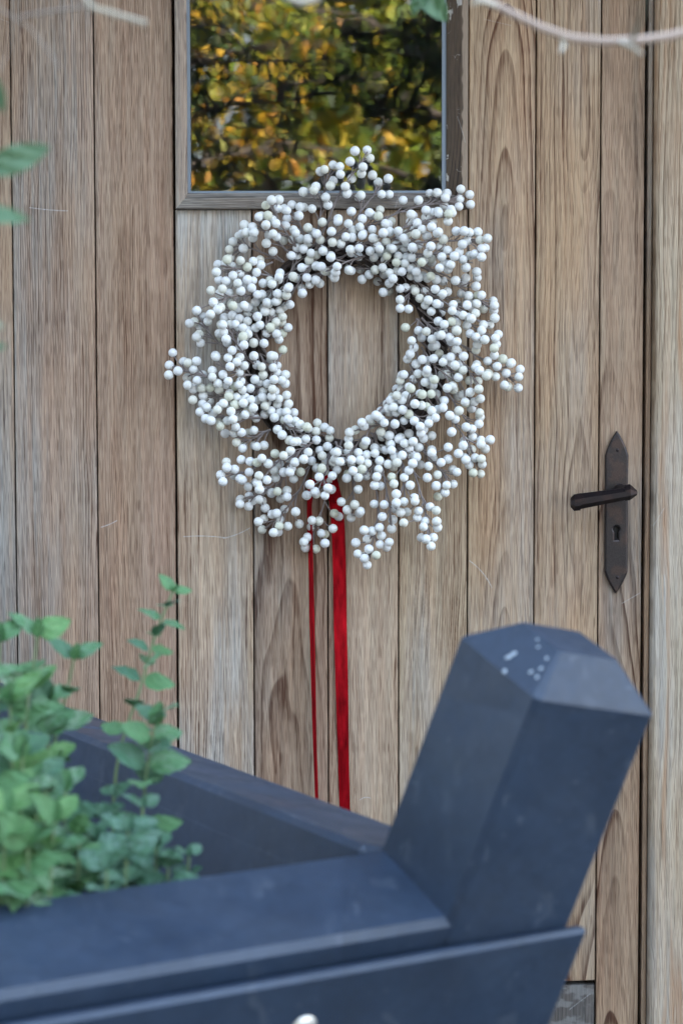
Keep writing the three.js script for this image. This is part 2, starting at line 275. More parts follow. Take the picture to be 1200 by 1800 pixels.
// lever handle on a long pointed plate
{
  const iron = tex(256, 512, (i, j, c) => { const x = i / 256, y = j / 512, r = smooth(0.45, 0.75, fbm(x * 6, y * 12)), n = noise(x * 120, y * 240) - 0.5; c[0] = 0.042 + 0.022 * r + 0.022 * n; c[1] = 0.036 + 0.009 * r + 0.02 * n; c[2] = 0.037 + 0.004 * r + 0.02 * n; });
  iron.wrapS = iron.wrapT = THREE.RepeatWrapping; iron.repeat.set(10, 5);
  const mat = new THREE.MeshStandardMaterial({ map: iron, bumpMap: iron, bumpScale: 0.0008, metalness: 0.75, roughness: 0.40, color: 0xffffff }), mat2 = new THREE.MeshStandardMaterial({ map: iron, metalness: 0.7, roughness: 0.34, color: 0xc0b8c0 });
  const h = new THREE.Group(); h.name = 'door_handle'; door.add(h);
  const c = P(1081.5, 900), top = Y(757, 1081) - c.y, bot = Y(1043, 1081) - c.y, w = 0.0183, sh = Y(800, 1081) - c.y, sl = Y(1004, 1081) - c.y;
  const s = new THREE.Shape(); s.moveTo(-w, sl); s.lineTo(-w, sh); s.quadraticCurveTo(-w * 0.72, sh + 0.020, 0, top); s.quadraticCurveTo(w * 0.72, sh + 0.020, w, sh); s.lineTo(w, sl); s.quadraticCurveTo(w * 0.62, sl - 0.02, 0, bot); s.quadraticCurveTo(-w * 0.62, sl - 0.02, -w, sl);
  const ky = Y(934, 1081) - c.y, k = new THREE.Path(); { const q = [[-0.0026, -0.0125], [-0.0026, 0.000]]; for (let n = 0; n <= 10; n++) { const w2 = Math.PI * (1.22 - n * 0.144); q.push([0.0046 * Math.cos(w2), 0.0038 + 0.0046 * Math.sin(w2)]); } q.push([0.0026, 0.000], [0.0026, -0.0125]); q.reverse().forEach(([x, y], n) => n ? k.lineTo(x, ky + y) : k.moveTo(x, ky + y)); k.closePath(); } s.holes.push(k);
  part('backplate', boxUV(new THREE.ExtrudeGeometry(s, { depth: 0.0035, bevelEnabled: true, bevelThickness: 0.003, bevelSize: 0.003, bevelOffset: -0.003, bevelSegments: 2, curveSegments: 14 }).translate(c.x, c.y, 0.0026)), mat, h);
  part('keyhole', new THREE.BoxGeometry(0.016, 0.03, 0.0012).translate(c.x, c.y + ky - 0.004, 0.0011), std([0.01, 0.008, 0.008], 0.7), h);
  for (const py of [791, 1014]) { const q = P(1083, py); part('screw', new THREE.SphereGeometry(0.0034, 14, 8, 0, 7, 0, Math.PI / 2).scale(1, 0.6, 1).rotateX(Math.PI / 2).translate(q.x, q.y, 0.0078), mat2, h); }
  // spindle collar, arm and the two faceted ends
  const a = P(1100, 866, 0.05), hub = V(a.x - 0.003, a.y, 0);
  part('neck', new THREE.CylinderGeometry(0.0095, 0.0125, 0.046, 8).rotateX(Math.PI / 2).translate(hub.x, hub.y, 0.031), mat2, h);
  const ring = (px, pt, pb, z, d) => { const A = P(px, pt, z), B = P(px, pb, z), e = 0.3 * (A.y - B.y), o = []; for (const [y, zz] of [[A.y, -d + e], [A.y, d - e], [A.y - e, d], [B.y + e, d], [B.y, d - e], [B.y, -d + e], [B.y + e, -d], [A.y - e, -d]]) o.push(V(A.x, y, z + zz)); return o; };
  const Z = 0.054;
  part('lever', boxUV(new ConvexGeometry([...ring(1013, 868, 896, Z, 0.010), ...ring(1102, 857, 878, Z, 0.009)])), mat2, h);
  part('lever_end', boxUV(new ConvexGeometry([...ring(1019, 867, 897, Z, 0.0112), ...ring(1008, 869, 898, Z, 0.0112), ...ring(1002, 875, 891, Z, 0.006)])), mat2, h);
  part('lever_end', boxUV(new ConvexGeometry([...ring(1097, 853, 880, Z - 0.002, 0.0108), ...ring(1106, 851, 879, Z - 0.002, 0.0108), ...ring(1118.5, 862, 870, Z - 0.002, 0.004)])), mat2, h);
}

// door frame to the right, a rebate strip and a broad weathered jamb
{
  const f = thing('door_frame', 'greyed oak door jamb at the right edge beside the lever handle', 'door frame');
  const a = X(1129.5), b = X(1142), e = doorR + 0.19;
  const j = oak(e - b, doorTop + 0.1, { light: [0.43, 0.335, 0.235], dark: [0.24, 0.17, 0.11], seed: 71, cx: 0.3, d0: 0.2, slope: 0.03, y0: 1, ring: 0.0052, lean: 0.006, contrast: 0.8, grey: 0.6, scratches: 3, bump: 0.0016,
    paint: (x, y, xw) => {   // bluish weathering in long streaks, rust-brown streaks low down
      const g = smooth(0.56, 0.74, fbm(xw * 34 + 8, y * 1.3)) * (0.4 + noise(xw * 230, y * 9)), o = smooth(0.60, 0.72, fbm(xw * 42 + 31, y * 1.7 + 4)) * (0.3 + noise(xw * 330, y * 12));
      return g > o ? [0.29, 0.285, 0.27, clamp(0.42 * g)] : [0.34, 0.175, 0.085, clamp(0.6 * o)];
    } });
  part('jamb', board(b, e, 0.085, doorTop + 0.1, 0.022, 0.09, 0.006), j, f);
  part('rebate_strip', board(a + 0.0028, b - 0.0006, 0.085, doorTop + 0.1, 0.003, 0.06, 0.002), oak(0.012, 2.2, { light: [0.36, 0.235, 0.15], dark: [0.20, 0.125, 0.08], seed: 72, cx: 0.2, d0: 0.2, slope: 0.03, y0: 1, ring: 0.004, lean: 0.002, contrast: 0.6, grey: 0.6 }), f);
  part('jamb', board(doorL - 0.14, doorL - 0.004, 0.085, doorTop + 0.1, 0.022, 0.09, 0.006), std([0.34, 0.27, 0.2], 0.85), f);
  part('lintel', new THREE.BoxGeometry(e - doorL + 0.14, 0.115, 0.1).translate((e + doorL - 0.14) / 2, doorTop + 0.06, -0.035), std([0.34, 0.27, 0.2], 0.85), f);
}

// ---------------------------------------------------------------- wreath
const BR = 0.0072;
{
  const w = thing('wreath', 'round wreath of white berries on twigs hung on the plank door', 'wreath'), r = rng(5);
  const twig = std([0.215, 0.18, 0.172], 0.7), bark = std([0.050, 0.036, 0.031], 0.95);
  // ring of twisted dark twigs
  const geos = [], cx = 610, cy = 622;
  for (let k = 0; k < 34; k++) {
    const pts = [], a0 = r() * 6.28, tw = 2 + Math.floor(r() * 4), rad = 6 + r() * 17;
    for (let i = 0; i < 40; i++) { const a = i / 40 * 2 * Math.PI, q = a0 + tw * a + 0.6 * Math.sin(3 * a + k) + 0.3 * Math.sin(7 * a + 2 * k), R = 170 + rad * Math.cos(q); pts.push(P(cx + R * 0.94 * Math.cos(a), cy + R * 1.03 * Math.sin(a), 0.026 + 0.0007 * rad * Math.sin(q))); }
    pts.push(pts[0].clone()); geos.push(tube(pts, 0.0014 + 0.0014 * r(), 0.0016 + 0.0008 * r(), 130, 6));
  }
  part('twig_ring', mergeGeometries(geos), bark, w);
  // sprigs: base, bend and tip in the photograph's pixels, number of berries along the way, then berries read off one by one
  const S = [
    [560, 425, 600, 335, 646, 268, 7, [645, 264, 650, 278, 635, 305, 615, 284, 618, 314, 609, 339]], [555, 430, 565, 360, 574, 305, 8, [570, 298, 585, 290, 597, 293, 555, 328, 533, 337, 585, 318]],
    [590, 430, 635, 370, 672, 322, 8, [682, 314, 664, 320, 630, 348, 611, 339, 684, 342]], [600, 430, 710, 370, 812, 350, 13, [825, 342, 826, 360, 807, 350, 806, 363, 785, 340, 768, 339, 755, 340, 780, 362]],
    [620, 435, 710, 400, 790, 376, 9, [788, 376, 794, 374, 769, 372, 760, 390]], [640, 440, 700, 415, 760, 388, 8, [748, 382, 732, 392, 741, 404]], [640, 435, 750, 425, 845, 420, 14, [815, 406, 839, 408, 856, 419, 845, 437, 852, 436, 846, 452, 821, 423, 827, 448, 770, 408]],
    [660, 440, 760, 450, 830, 462, 10, [813, 456, 792, 464, 772, 471, 837, 478]], [690, 450, 785, 490, 858, 540, 12, [866, 529, 867, 546, 849, 543, 838, 488, 836, 503, 845, 519, 822, 530, 814, 497]], [680, 445, 730, 460, 780, 485, 8, [800, 493, 757, 486]],
    [700, 480, 760, 510, 820, 550, 10, [828, 540, 803, 535, 775, 549]], [720, 500, 800, 540, 860, 575, 10, [860, 571, 828, 560, 820, 572]], [725, 520, 810, 560, 868, 600, 10, [870, 594, 872, 605, 868, 612, 836, 592, 838, 606]],
    [735, 540, 830, 620, 905, 670, 13, [911, 662, 910, 682, 892, 680, 889, 656, 883, 631, 898, 638, 868, 625, 873, 644, 870, 662]], [740, 560, 800, 620, 840, 676, 9, [839, 670, 841, 684, 854, 660, 836, 646]], [730, 560, 770, 600, 800, 640, 8, []],
    [740, 600, 790, 650, 836, 715, 10, [834, 706, 842, 726, 828, 718, 811, 694]], [745, 640, 800, 710, 846, 780, 10, [845, 774, 852, 789, 830, 768, 840, 746, 830, 753]], [755, 680, 810, 760, 844, 825, 11, [844, 833, 847, 816, 835, 805, 818, 808, 824, 817, 805, 797, 828, 790]],
    [720, 640, 745, 690, 775, 735, 8, []], [745, 620, 715, 665, 665, 712, 7, [700, 657, 692, 657, 688, 676, 705, 677, 684, 693, 675, 700, 661, 709]], [735, 660, 700, 690, 660, 728, 6, [660, 727, 648, 732, 706, 703, 692, 707, 707, 720, 683, 718]],
    [735, 560, 728, 590, 726, 612, 1, [723, 599, 727, 611]], [730, 580, 734, 630, 734, 660, 3, [731, 640, 734, 657, 735, 581]], [720, 710, 680, 740, 628, 756, 8, [624, 756, 640, 748, 652, 746, 614, 760, 675, 743]], [710, 700, 730, 730, 755, 750, 8, [753, 744, 738, 750]],
    [690, 730, 750, 800, 792, 845, 11, [787, 807, 795, 825, 796, 851, 782, 865, 769, 873, 766, 854, 787, 786]], [685, 740, 735, 850, 756, 950, 11, [757, 960, 740, 945, 761, 945, 767, 917, 746, 917, 766, 897, 735, 899, 715, 900, 709, 919, 744, 925]], [680, 745, 705, 810, 712, 875, 9, [709, 882, 729, 881, 696, 869]],
    [650, 765, 675, 840, 688, 925, 9, [690, 914, 688, 929, 694, 894]], [640, 770, 665, 890, 648, 985, 9, [645, 993, 661, 976, 639, 978, 629, 974, 625, 954, 679, 962, 645, 948, 670, 942, 684, 953, 640, 932, 648, 965]], [620, 775, 620, 840, 620, 900, 7, [610, 896, 623, 887, 633, 899, 617, 910]],
    [640, 765, 620, 790, 606, 815, 8, []], [650, 760, 690, 780, 725, 795, 9, []], [660, 760, 660, 800, 650, 840, 9, []], [600, 772, 570, 880, 545, 960, 9, [537, 963, 555, 965, 540, 945, 571, 955, 571, 939, 585, 929, 595, 908, 560, 916, 547, 926]],
    [560, 785, 515, 880, 465, 930, 9, [461, 931, 481, 936, 489, 935, 464, 912, 491, 913, 478, 904, 506, 925, 526, 921, 500, 895]], [520, 790, 470, 860, 428, 878, 7, [423, 878, 422, 886, 438, 872, 444, 881, 461, 880, 466, 893]], [485, 800, 430, 830, 392, 835, 5, [398, 812, 388, 835, 400, 822, 412, 836, 422, 842, 424, 808, 438, 830]],
    [510, 790, 480, 820, 455, 850, 8, [452, 813, 461, 806, 453, 850]], [530, 790, 505, 825, 485, 870, 9, [477, 867, 493, 877, 462, 862]], [580, 780, 575, 820, 560, 860, 9, [553, 864, 571, 871]], [560, 772, 530, 790, 500, 810, 8, []], [590, 775, 600, 800, 595, 840, 7, []],
    [500, 770, 540, 765, 575, 752, 6, [570, 751, 555, 758, 528, 752, 580, 757, 536, 765]], [475, 755, 445, 770, 418, 778, 6, [396, 762, 416, 778, 427, 785, 447, 783, 464, 783, 436, 761]], [465, 735, 410, 735, 358, 730, 9, [352, 724, 362, 736, 384, 741, 374, 727]],
    [450, 690, 395, 695, 345, 703, 9, [339, 703, 357, 695, 369, 704, 355, 683]], [460, 680, 380, 665, 303, 645, 8, [304, 620, 298, 642, 313, 652, 323, 636, 345, 635, 340, 649, 329, 664, 330, 677, 344, 678, 356, 659]], [440, 640, 380, 600, 348, 555, 8, [346, 547, 341, 566, 370, 553, 358, 557, 350, 589, 352, 602, 353, 575]],
    [455, 650, 420, 610, 400, 570, 10, []], [470, 625, 450, 590, 430, 555, 9, []], [455, 690, 478, 655, 495, 620, 3, [497, 615, 477, 634, 486, 642]], [455, 600, 475, 585, 492, 570, 4, [495, 566, 488, 585, 497, 585, 470, 575]], [465, 705, 475, 685, 481, 668, 4, [482, 667, 479, 685, 478, 696]],
    [480, 755, 495, 735, 504, 718, 4, [488, 711, 504, 715, 505, 730, 509, 748, 512, 776]], [455, 735, 430, 710, 410, 680, 10, []], [450, 660, 415, 655, 380, 640, 9, []], [470, 520, 420, 520, 378, 528, 9, [375, 531, 346, 546, 370, 552, 383, 544]], [465, 560, 430, 550, 395, 545, 9, []],
    [480, 485, 430, 475, 388, 468, 8, [383, 465, 385, 492, 397, 494, 386, 516, 403, 515]], [500, 460, 450, 440, 412, 425, 8, [409, 426, 420, 415, 405, 452, 408, 468, 395, 464]], [510, 445, 470, 410, 448, 388, 7, [443, 399, 455, 381, 433, 408, 468, 395]],
    [525, 440, 495, 395, 475, 362, 6, [467, 361, 490, 353, 488, 365, 468, 395, 472, 413, 480, 411]], [545, 430, 525, 395, 510, 365, 7, [513, 360, 495, 396, 502, 397, 522, 380, 534, 365]], [610, 445, 580, 470, 550, 492, 5, [554, 493, 540, 489, 530, 507, 521, 489]], [640, 450, 605, 462, 572, 478, 6, [572, 477, 592, 470, 590, 480]],
    [690, 475, 650, 472, 615, 470, 5, [613, 470, 633, 473, 648, 483]], [700, 490, 690, 500, 665, 495, 3, [663, 495, 675, 482, 683, 512]], [725, 510, 715, 520, 703, 530, 3, [703, 528, 717, 543, 690, 490]], [560, 450, 530, 490, 502, 535, 8, [499, 539, 484, 535, 498, 508]],
    [640, 455, 670, 460, 700, 470, 8, []], [500, 520, 480, 540, 460, 560, 9, []], [520, 470, 490, 500, 460, 520, 9, []], [480, 460, 440, 480, 420, 500, 8, []], [600, 430, 640, 400, 680, 380, 9, []], [580, 440, 540, 430, 500, 440, 9, []],
    [700, 480, 740, 500, 770, 530, 9, []], [740, 560, 770, 580, 800, 590, 9, []], [750, 640, 770, 670, 790, 700, 8, []], [720, 730, 740, 770, 750, 810, 9, []], [690, 740, 690, 780, 680, 830, 9, []], [540, 790, 560, 800, 590, 800, 8, []],
    [740, 610, 760, 640, 800, 670, 8, []], [700, 460, 740, 450, 790, 440, 7, []], [650, 440, 690, 430, 730, 420, 8, []], [450, 700, 420, 720, 400, 720, 7, []], [452, 615, 468, 640, 480, 665, 8, []], [466, 680, 478, 702, 494, 728, 8, []], [486, 735, 505, 748, 530, 762, 8, []], [460, 600, 468, 572, 484, 548, 8, []], [470, 650, 450, 690, 460, 730, 9, []], [470, 545, 480, 520, 500, 505, 7, []], [545, 445, 575, 420, 610, 405, 8, []], [590, 440, 630, 430, 670, 425, 8, []], [510, 480, 530, 450, 560, 425, 8, []], [660, 470, 690, 455, 720, 450, 7, []], [690, 745, 705, 720, 730, 690, 7, []], [460, 600, 420, 590, 390, 580, 7, []],
  ];
  const berries = [], sprigs = [], holeX = 105, holeY = 131;
  const hole = (x, y) => Math.hypot((x - 607) / holeX, (y - 617) / holeY);
  S.forEach((q, n) => {
    const lift = 0.014 + 0.070 * r(), z0 = 0.034 + 0.012 * r(), pts = [P(q[0], q[1], z0), P(q[2], q[3], 0.5 * (z0 + lift) + 0.016 * r()), P(q[4], q[5], lift)], curve = new THREE.CatmullRomCurve3(pts), list = [];
    const len = curve.getLength();
    for (let k = 0; k < q[7].length; k += 2) { const z = clamp(lift + (r() - 0.4) * 0.036, 0.012, 0.105); list.push({ p: P(q[7][k], q[7][k + 1], z), px: q[7][k], py: q[7][k + 1], fixed: true, n }); }
    const more = Math.round(q[6] * (q[7].length ? 0.80 : 1.0)); for (let k = 0; k < more; k++) {
      const t = clamp(0.16 + 0.84 * (k + 0.8 * r()) / more), c = curve.getPoint(t), T = curve.getTangent(t), side = V(-T.y, T.x, 0).normalize(), a = (k % 2 ? 0 : Math.PI) + (r() - 0.5) * 2.4, l = 0.010 + 0.011 * r();
      const p = c.clone().addScaledVector(side, Math.cos(a) * l).addScaledVector(T, 0.004 + 0.006 * r()).add(V(0, 0, Math.abs(Math.sin(a)) * l + 0.004 * r()));
      list.push({ p, n });
    }
    list.forEach((b) => { b.rad = BR * (0.95 + 0.1 * r()); berries.push(b); });
    sprigs.push({ curve, len, list });
  });
  // push berries apart until they only touch, keep them off the door and out of the hole
  const toPx = (p) => { const d = p.clone().sub(EYE), k = d.dot(FW); return [600 + F * d.x / k, 900 - F * d.dot(UPV) / k]; };
  const cell = 0.018, key = (p) => Math.floor(p.x / cell) * 1009 + Math.floor(p.y / cell) * 31 + Math.floor(p.z / cell);
  for (let it = 0; it < 40; it++) {
    for (let i = 0; i < berries.length; i++) for (let j = i + 1; j < berries.length; j++) {
      const a = berries[i], b = berries[j], dx = a.p.x - b.p.x; if (Math.abs(dx) > 0.018) continue; const dy = a.p.y - b.p.y; if (Math.abs(dy) > 0.018) continue;
      const dz = a.p.z - b.p.z, d = Math.sqrt(dx * dx + dy * dy + dz * dz) || 1e-5, m = a.rad + b.rad - 0.0006;
      if (d < m) {
        const s = (m - d) / d * 0.5, fa = a.fixed ? 0.15 : 1, fb = b.fixed ? 0.15 : 1;
        a.p.x += dx * s * fa; a.p.y += dy * s * fa; a.p.z += (dz || 1e-4) * s; b.p.x -= dx * s * fb; b.p.y -= dy * s * fb; b.p.z -= (dz || 1e-4) * s;
      }
    }
    for (const b of berries) {
      b.p.z = clamp(b.p.z, b.rad + (b.p.y > frameBot - 0.01 ? 0.013 : 0.002), 0.112);
      const [x, y] = toPx(b.p), h = hole(x, y);
      if (h < 1) { const k = 0.35 * (1 / Math.max(h, 0.2) - 1); b.p.x += (x - 607) * k * 0.0009; b.p.y -= (y - 617) * k * 0.0009; }
    }
  }
  const shown = [...berries].sort((a, b) => b.p.z - a.p.z); shown.forEach((b, i) => { b.single = i < 300; });
  const speck = tex(128, 64, (i, j, c) => { const v = 0.93 + 0.05 * (fbm(i / 9, j / 9) - 0.5) + 0.05 * (noise(i / 2, j / 2) - 0.5); c[0] = v; c[1] = v; c[2] = v; });
  const tints = [[0.82, 0.825, 0.825], [0.80, 0.80, 0.77], [0.79, 0.795, 0.785], [0.75, 0.74, 0.66], [0.69, 0.69, 0.57]];
  const pick = () => { const q = r(); return q < 0.42 ? 0 : q < 0.66 ? 1 : q < 0.84 ? 2 : q < 0.95 ? 3 : 4; };
  const skin = tints.map((t) => new THREE.MeshPhysicalMaterial({ color: new THREE.Color().setRGB(...t), map: speck, bumpMap: speck, bumpScale: 0.0012, roughness: 0.55, specularIntensity: 0.6 }));
  const ball = new THREE.SphereGeometry(1, 20, 14); { const p = ball.attributes.position; for (let i = 0; i < p.count; i++) { const y = p.getY(i), k = y > 0.9 ? 1 - 0.9 * (y - 0.9) * 0.5 : 1; p.setXYZ(i, p.getX(i) * (1 + 0.012 * Math.sin(3 * p.getZ(i))), y * k, p.getZ(i)); } ball.computeVertexNormals(); }
  const rest = [];
  for (const s of sprigs) {
    const g = [tube([0, 0.2, 0.4, 0.6, 0.8, 1].map((t, i) => s.curve.getPoint(t).add(V((r() - 0.5) * 0.002, (r() - 0.5) * 0.002, (r() - 0.5) * 0.002))), 0.0020, 0.0011, 18, 6)];
    for (const b of s.list) {
      let best = 0.1, bd = 1e9; for (let t = 0.05; t <= 1; t += 0.05) { const d = s.curve.getPoint(t).distanceTo(b.p); if (d < bd) { bd = d; best = t; } }
      const t0 = clamp(best - 0.018 / s.len, 0, 1), c = s.curve.getPoint(t0), T = s.curve.getTangent(t0), mid = c.clone().lerp(b.p, 0.5).addScaledVector(T, 0.003 + 0.003 * r()).add(V((r() - 0.5) * 0.004, (r() - 0.5) * 0.004, (r() - 0.5) * 0.003));
      g.push(tube([c, mid, b.p.clone().lerp(mid, 0.15)], 0.00105, 0.0009, 6, 5)); b.from = mid;
    }
    const m = part('sprig', mergeGeometries(g), twig, w);
    for (const b of s.list) {
      const q = new THREE.Quaternion().setFromUnitVectors(V(0, -1, 0), b.from.clone().sub(b.p).normalize());
      if (b.single) { const o = part('berry', ball, skin[pick()], m, false); o.position.copy(b.p); o.quaternion.copy(q); o.scale.setScalar(b.rad); }
      else rest.push([new THREE.Matrix4().compose(b.p, q, V(b.rad, b.rad, b.rad)), tints[pick()]]);
    }
  }
  const im = new THREE.InstancedMesh(ball, new THREE.MeshPhysicalMaterial({ map: speck, bumpMap: speck, bumpScale: 0.0012, roughness: 0.55, specularIntensity: 0.6 }), rest.length);
  rest.forEach(([m, c], i) => { im.setMatrixAt(i, m); im.setColorAt(i, new THREE.Color().setRGB(...c)); });
  im.name = 'berries'; im.userData.kind = 'stuff'; shades(im); w.add(im);
  console.log('berries', berries.length);
}

// red velvet ribbon tied to the wreath, one tail seen flat and one nearly edge-on
{
  const t = thing('ribbon', 'red velvet ribbon hanging from the bottom of the berry wreath', 'ribbon'), r = rng(9);
  const nap = tex(128, 1024, (i, j, c) => { const x = i / 128, y = j / 1024, e = Math.abs(x - 0.5) > 0.46 ? 0.75 : 1, n = 0.72 + 1.15 * (fbm(x * 3 + 2, y * 26) - 0.42) + 0.2 * (noise(x * 128, y * 900) - 0.5); c[0] = 0.40 * n * e; c[1] = 0.006 * n; c[2] = 0.012 * n; });
  const mat = new THREE.MeshPhysicalMaterial({ map: nap, roughness: 0.95, sheen: 1, sheenRoughness: 0.4, sheenColor: new THREE.Color().setRGB(0.55, 0.03, 0.04), specularIntensity: 0.15 });
  // strip through points with a half-width and a turn about its own length
  const strip = (rows, th = 0.0011) => {
    const c = new THREE.CatmullRomCurve3(rows.map((q) => q.p)), N = 70, pos = [], uv = [], idx = [];
    for (let i = 0; i <= N; i++) {
      const f = i / N, k = Math.min(rows.length - 2, Math.floor(f * (rows.length - 1))), a = f * (rows.length - 1) - k, hw = mix(rows[k].w, rows[k + 1].w, a), an = mix(rows[k].a, rows[k + 1].a, a), p = c.getPoint(f), T = c.getTangent(f);
      const W = V(Math.cos(an), 0, Math.sin(an)); W.addScaledVector(T, -W.dot(T)).normalize(); const Nn = W.clone().cross(T).normalize();
      for (const [u, n] of [[-1, 1], [1, 1], [1, -1], [-1, -1]]) { const q = p.clone().addScaledVector(W, u * hw).addScaledVector(Nn, n * th * 0.5); pos.push(q.x, q.y, q.z); uv.push(0.5 + u * 0.49, f); }
    }
    for (let i = 0; i < N; i++) for (let k = 0; k < 4; k++) { const a = i * 4 + k, b = i * 4 + (k + 1) % 4; idx.push(a, b, a + 4, b, b + 4, a + 4); }
    let g = new THREE.BufferGeometry(); g.setAttribute('position', new THREE.Float32BufferAttribute(pos, 3)); g.setAttribute('uv', new THREE.Float32BufferAttribute(uv, 2)); g.setIndex(idx); g = g.toNonIndexed(); g.computeVertexNormals();
    return g;
  };
  const row = (px, py, z, w, a) => ({ p: P(px, py, z), w: w * 0.00045, a });
  part('ribbon_tail', strip([row(580, 836, 0.018, 24, 0.5), row(586, 862, 0.018, 24, 0.35), row(592, 900, 0.018, 23.5, 0.15), row(596, 980, 0.013, 23.5, 0.1), row(598, 1100, 0.010, 23, -0.05), row(601, 1220, 0.011, 22.5, 0.25), row(603, 1320, 0.009, 22, 0.5), row(606, 1430, 0.008, 22, 0.6), row(608, 1520, 0.008, 22, 0.6)]), mat, t);
  part('ribbon_tail', strip([row(550, 842, 0.018, 24, 1.0), row(546, 862, 0.018, 24, 1.15), row(544, 890, 0.021, 23, 1.22), row(546, 980, 0.017, 23, 1.24), row(548, 1080, 0.016, 23, 1.2), row(551, 1220, 0.016, 23, 1.26), row(554, 1330, 0.016, 22, 1.3), row(557, 1420, 0.016, 22, 1.33), row(559, 1510, 0.016, 22, 1.35)]), mat, t);
  const loop = []; for (let k = 0; k <= 10; k++) { const a = -0.9 + k / 10 * 3.6; loop.push({ p: P(574, 842 + 16 * Math.cos(a + 1.6), 0.022 + 0.016 * Math.sin(a + 1.1)), w: 0.011, a: 0.1 }); }
  part('ribbon_loop', strip(loop), mat, t);
}

// ---------------------------------------------------------------- planter: leaning walls, four posts with chamfered heads
const psi = 1.0444, TU = 0.1966, TV = 0.3486, F0 = D(792, 1619.4, 1.5396);
const u = V(Math.sin(psi), 0, -Math.cos(psi)), v = V(-Math.cos(psi), 0, -Math.sin(psi)), UP = V(0, 1, 0);
const LU = 1.0, LV = 1.5;     // clear length of the rails between the posts
const at = (a, b, y = 0) => F0.clone().addScaledVector(u, a).addScaledVector(v, b).addScaledVector(UP, y);
const paintTex = tex(1024, 1024, (i, j, c) => {
  const x = i / 1024, y = j / 1024, n = fbm(x * 24, y * 24) - 0.5, m = noise(x * 200, y * 200) - 0.5, b = fbm(x * 6 + 3, y * 6) - 0.5;
  const wx = x + 0.03 * (fbm(x * 31, y * 31) - 0.5), wy = y + 0.05 * (fbm(x * 27 + 8, y * 27) - 0.5), scuff = smooth(0.66, 0.84, fbm(wx * 46 + 5, wy * 24)) * smooth(0.5, 0.7, noise(x * 120, y * 60)), dot = smooth(0.93, 0.97, noise(x * 150 + 50, y * 150)) * 0.5;
  const k = 1 + 0.42 * n + 0.18 * m + 0.35 * b, s = clamp(scuff * 0.17 + dot * 0.5);
  c[0] = mix(0.0215 * k, 0.25, s * 0.5); c[1] = mix(0.0365 * k, 0.28, s * 0.5); c[2] = mix(0.066 * k, 0.33, s * 0.5);
}, true, THREE.RepeatWrapping);
const paintRough = tex(512, 512, (i, j, c) => { const x = i / 512, y = j / 512; c[0] = c[1] = c[2] = 0.42 + 0.35 * (fbm(x * 16, y * 16) - 0.3) + 0.1 * (noise(x * 128, y * 128) - 0.5); }, false, THREE.RepeatWrapping);
const paint = new THREE.MeshPhysicalMaterial({ map: paintTex, roughnessMap: paintRough, bumpMap: paintRough, bumpScale: 0.0006, roughness: 1, ior: 1.5 });
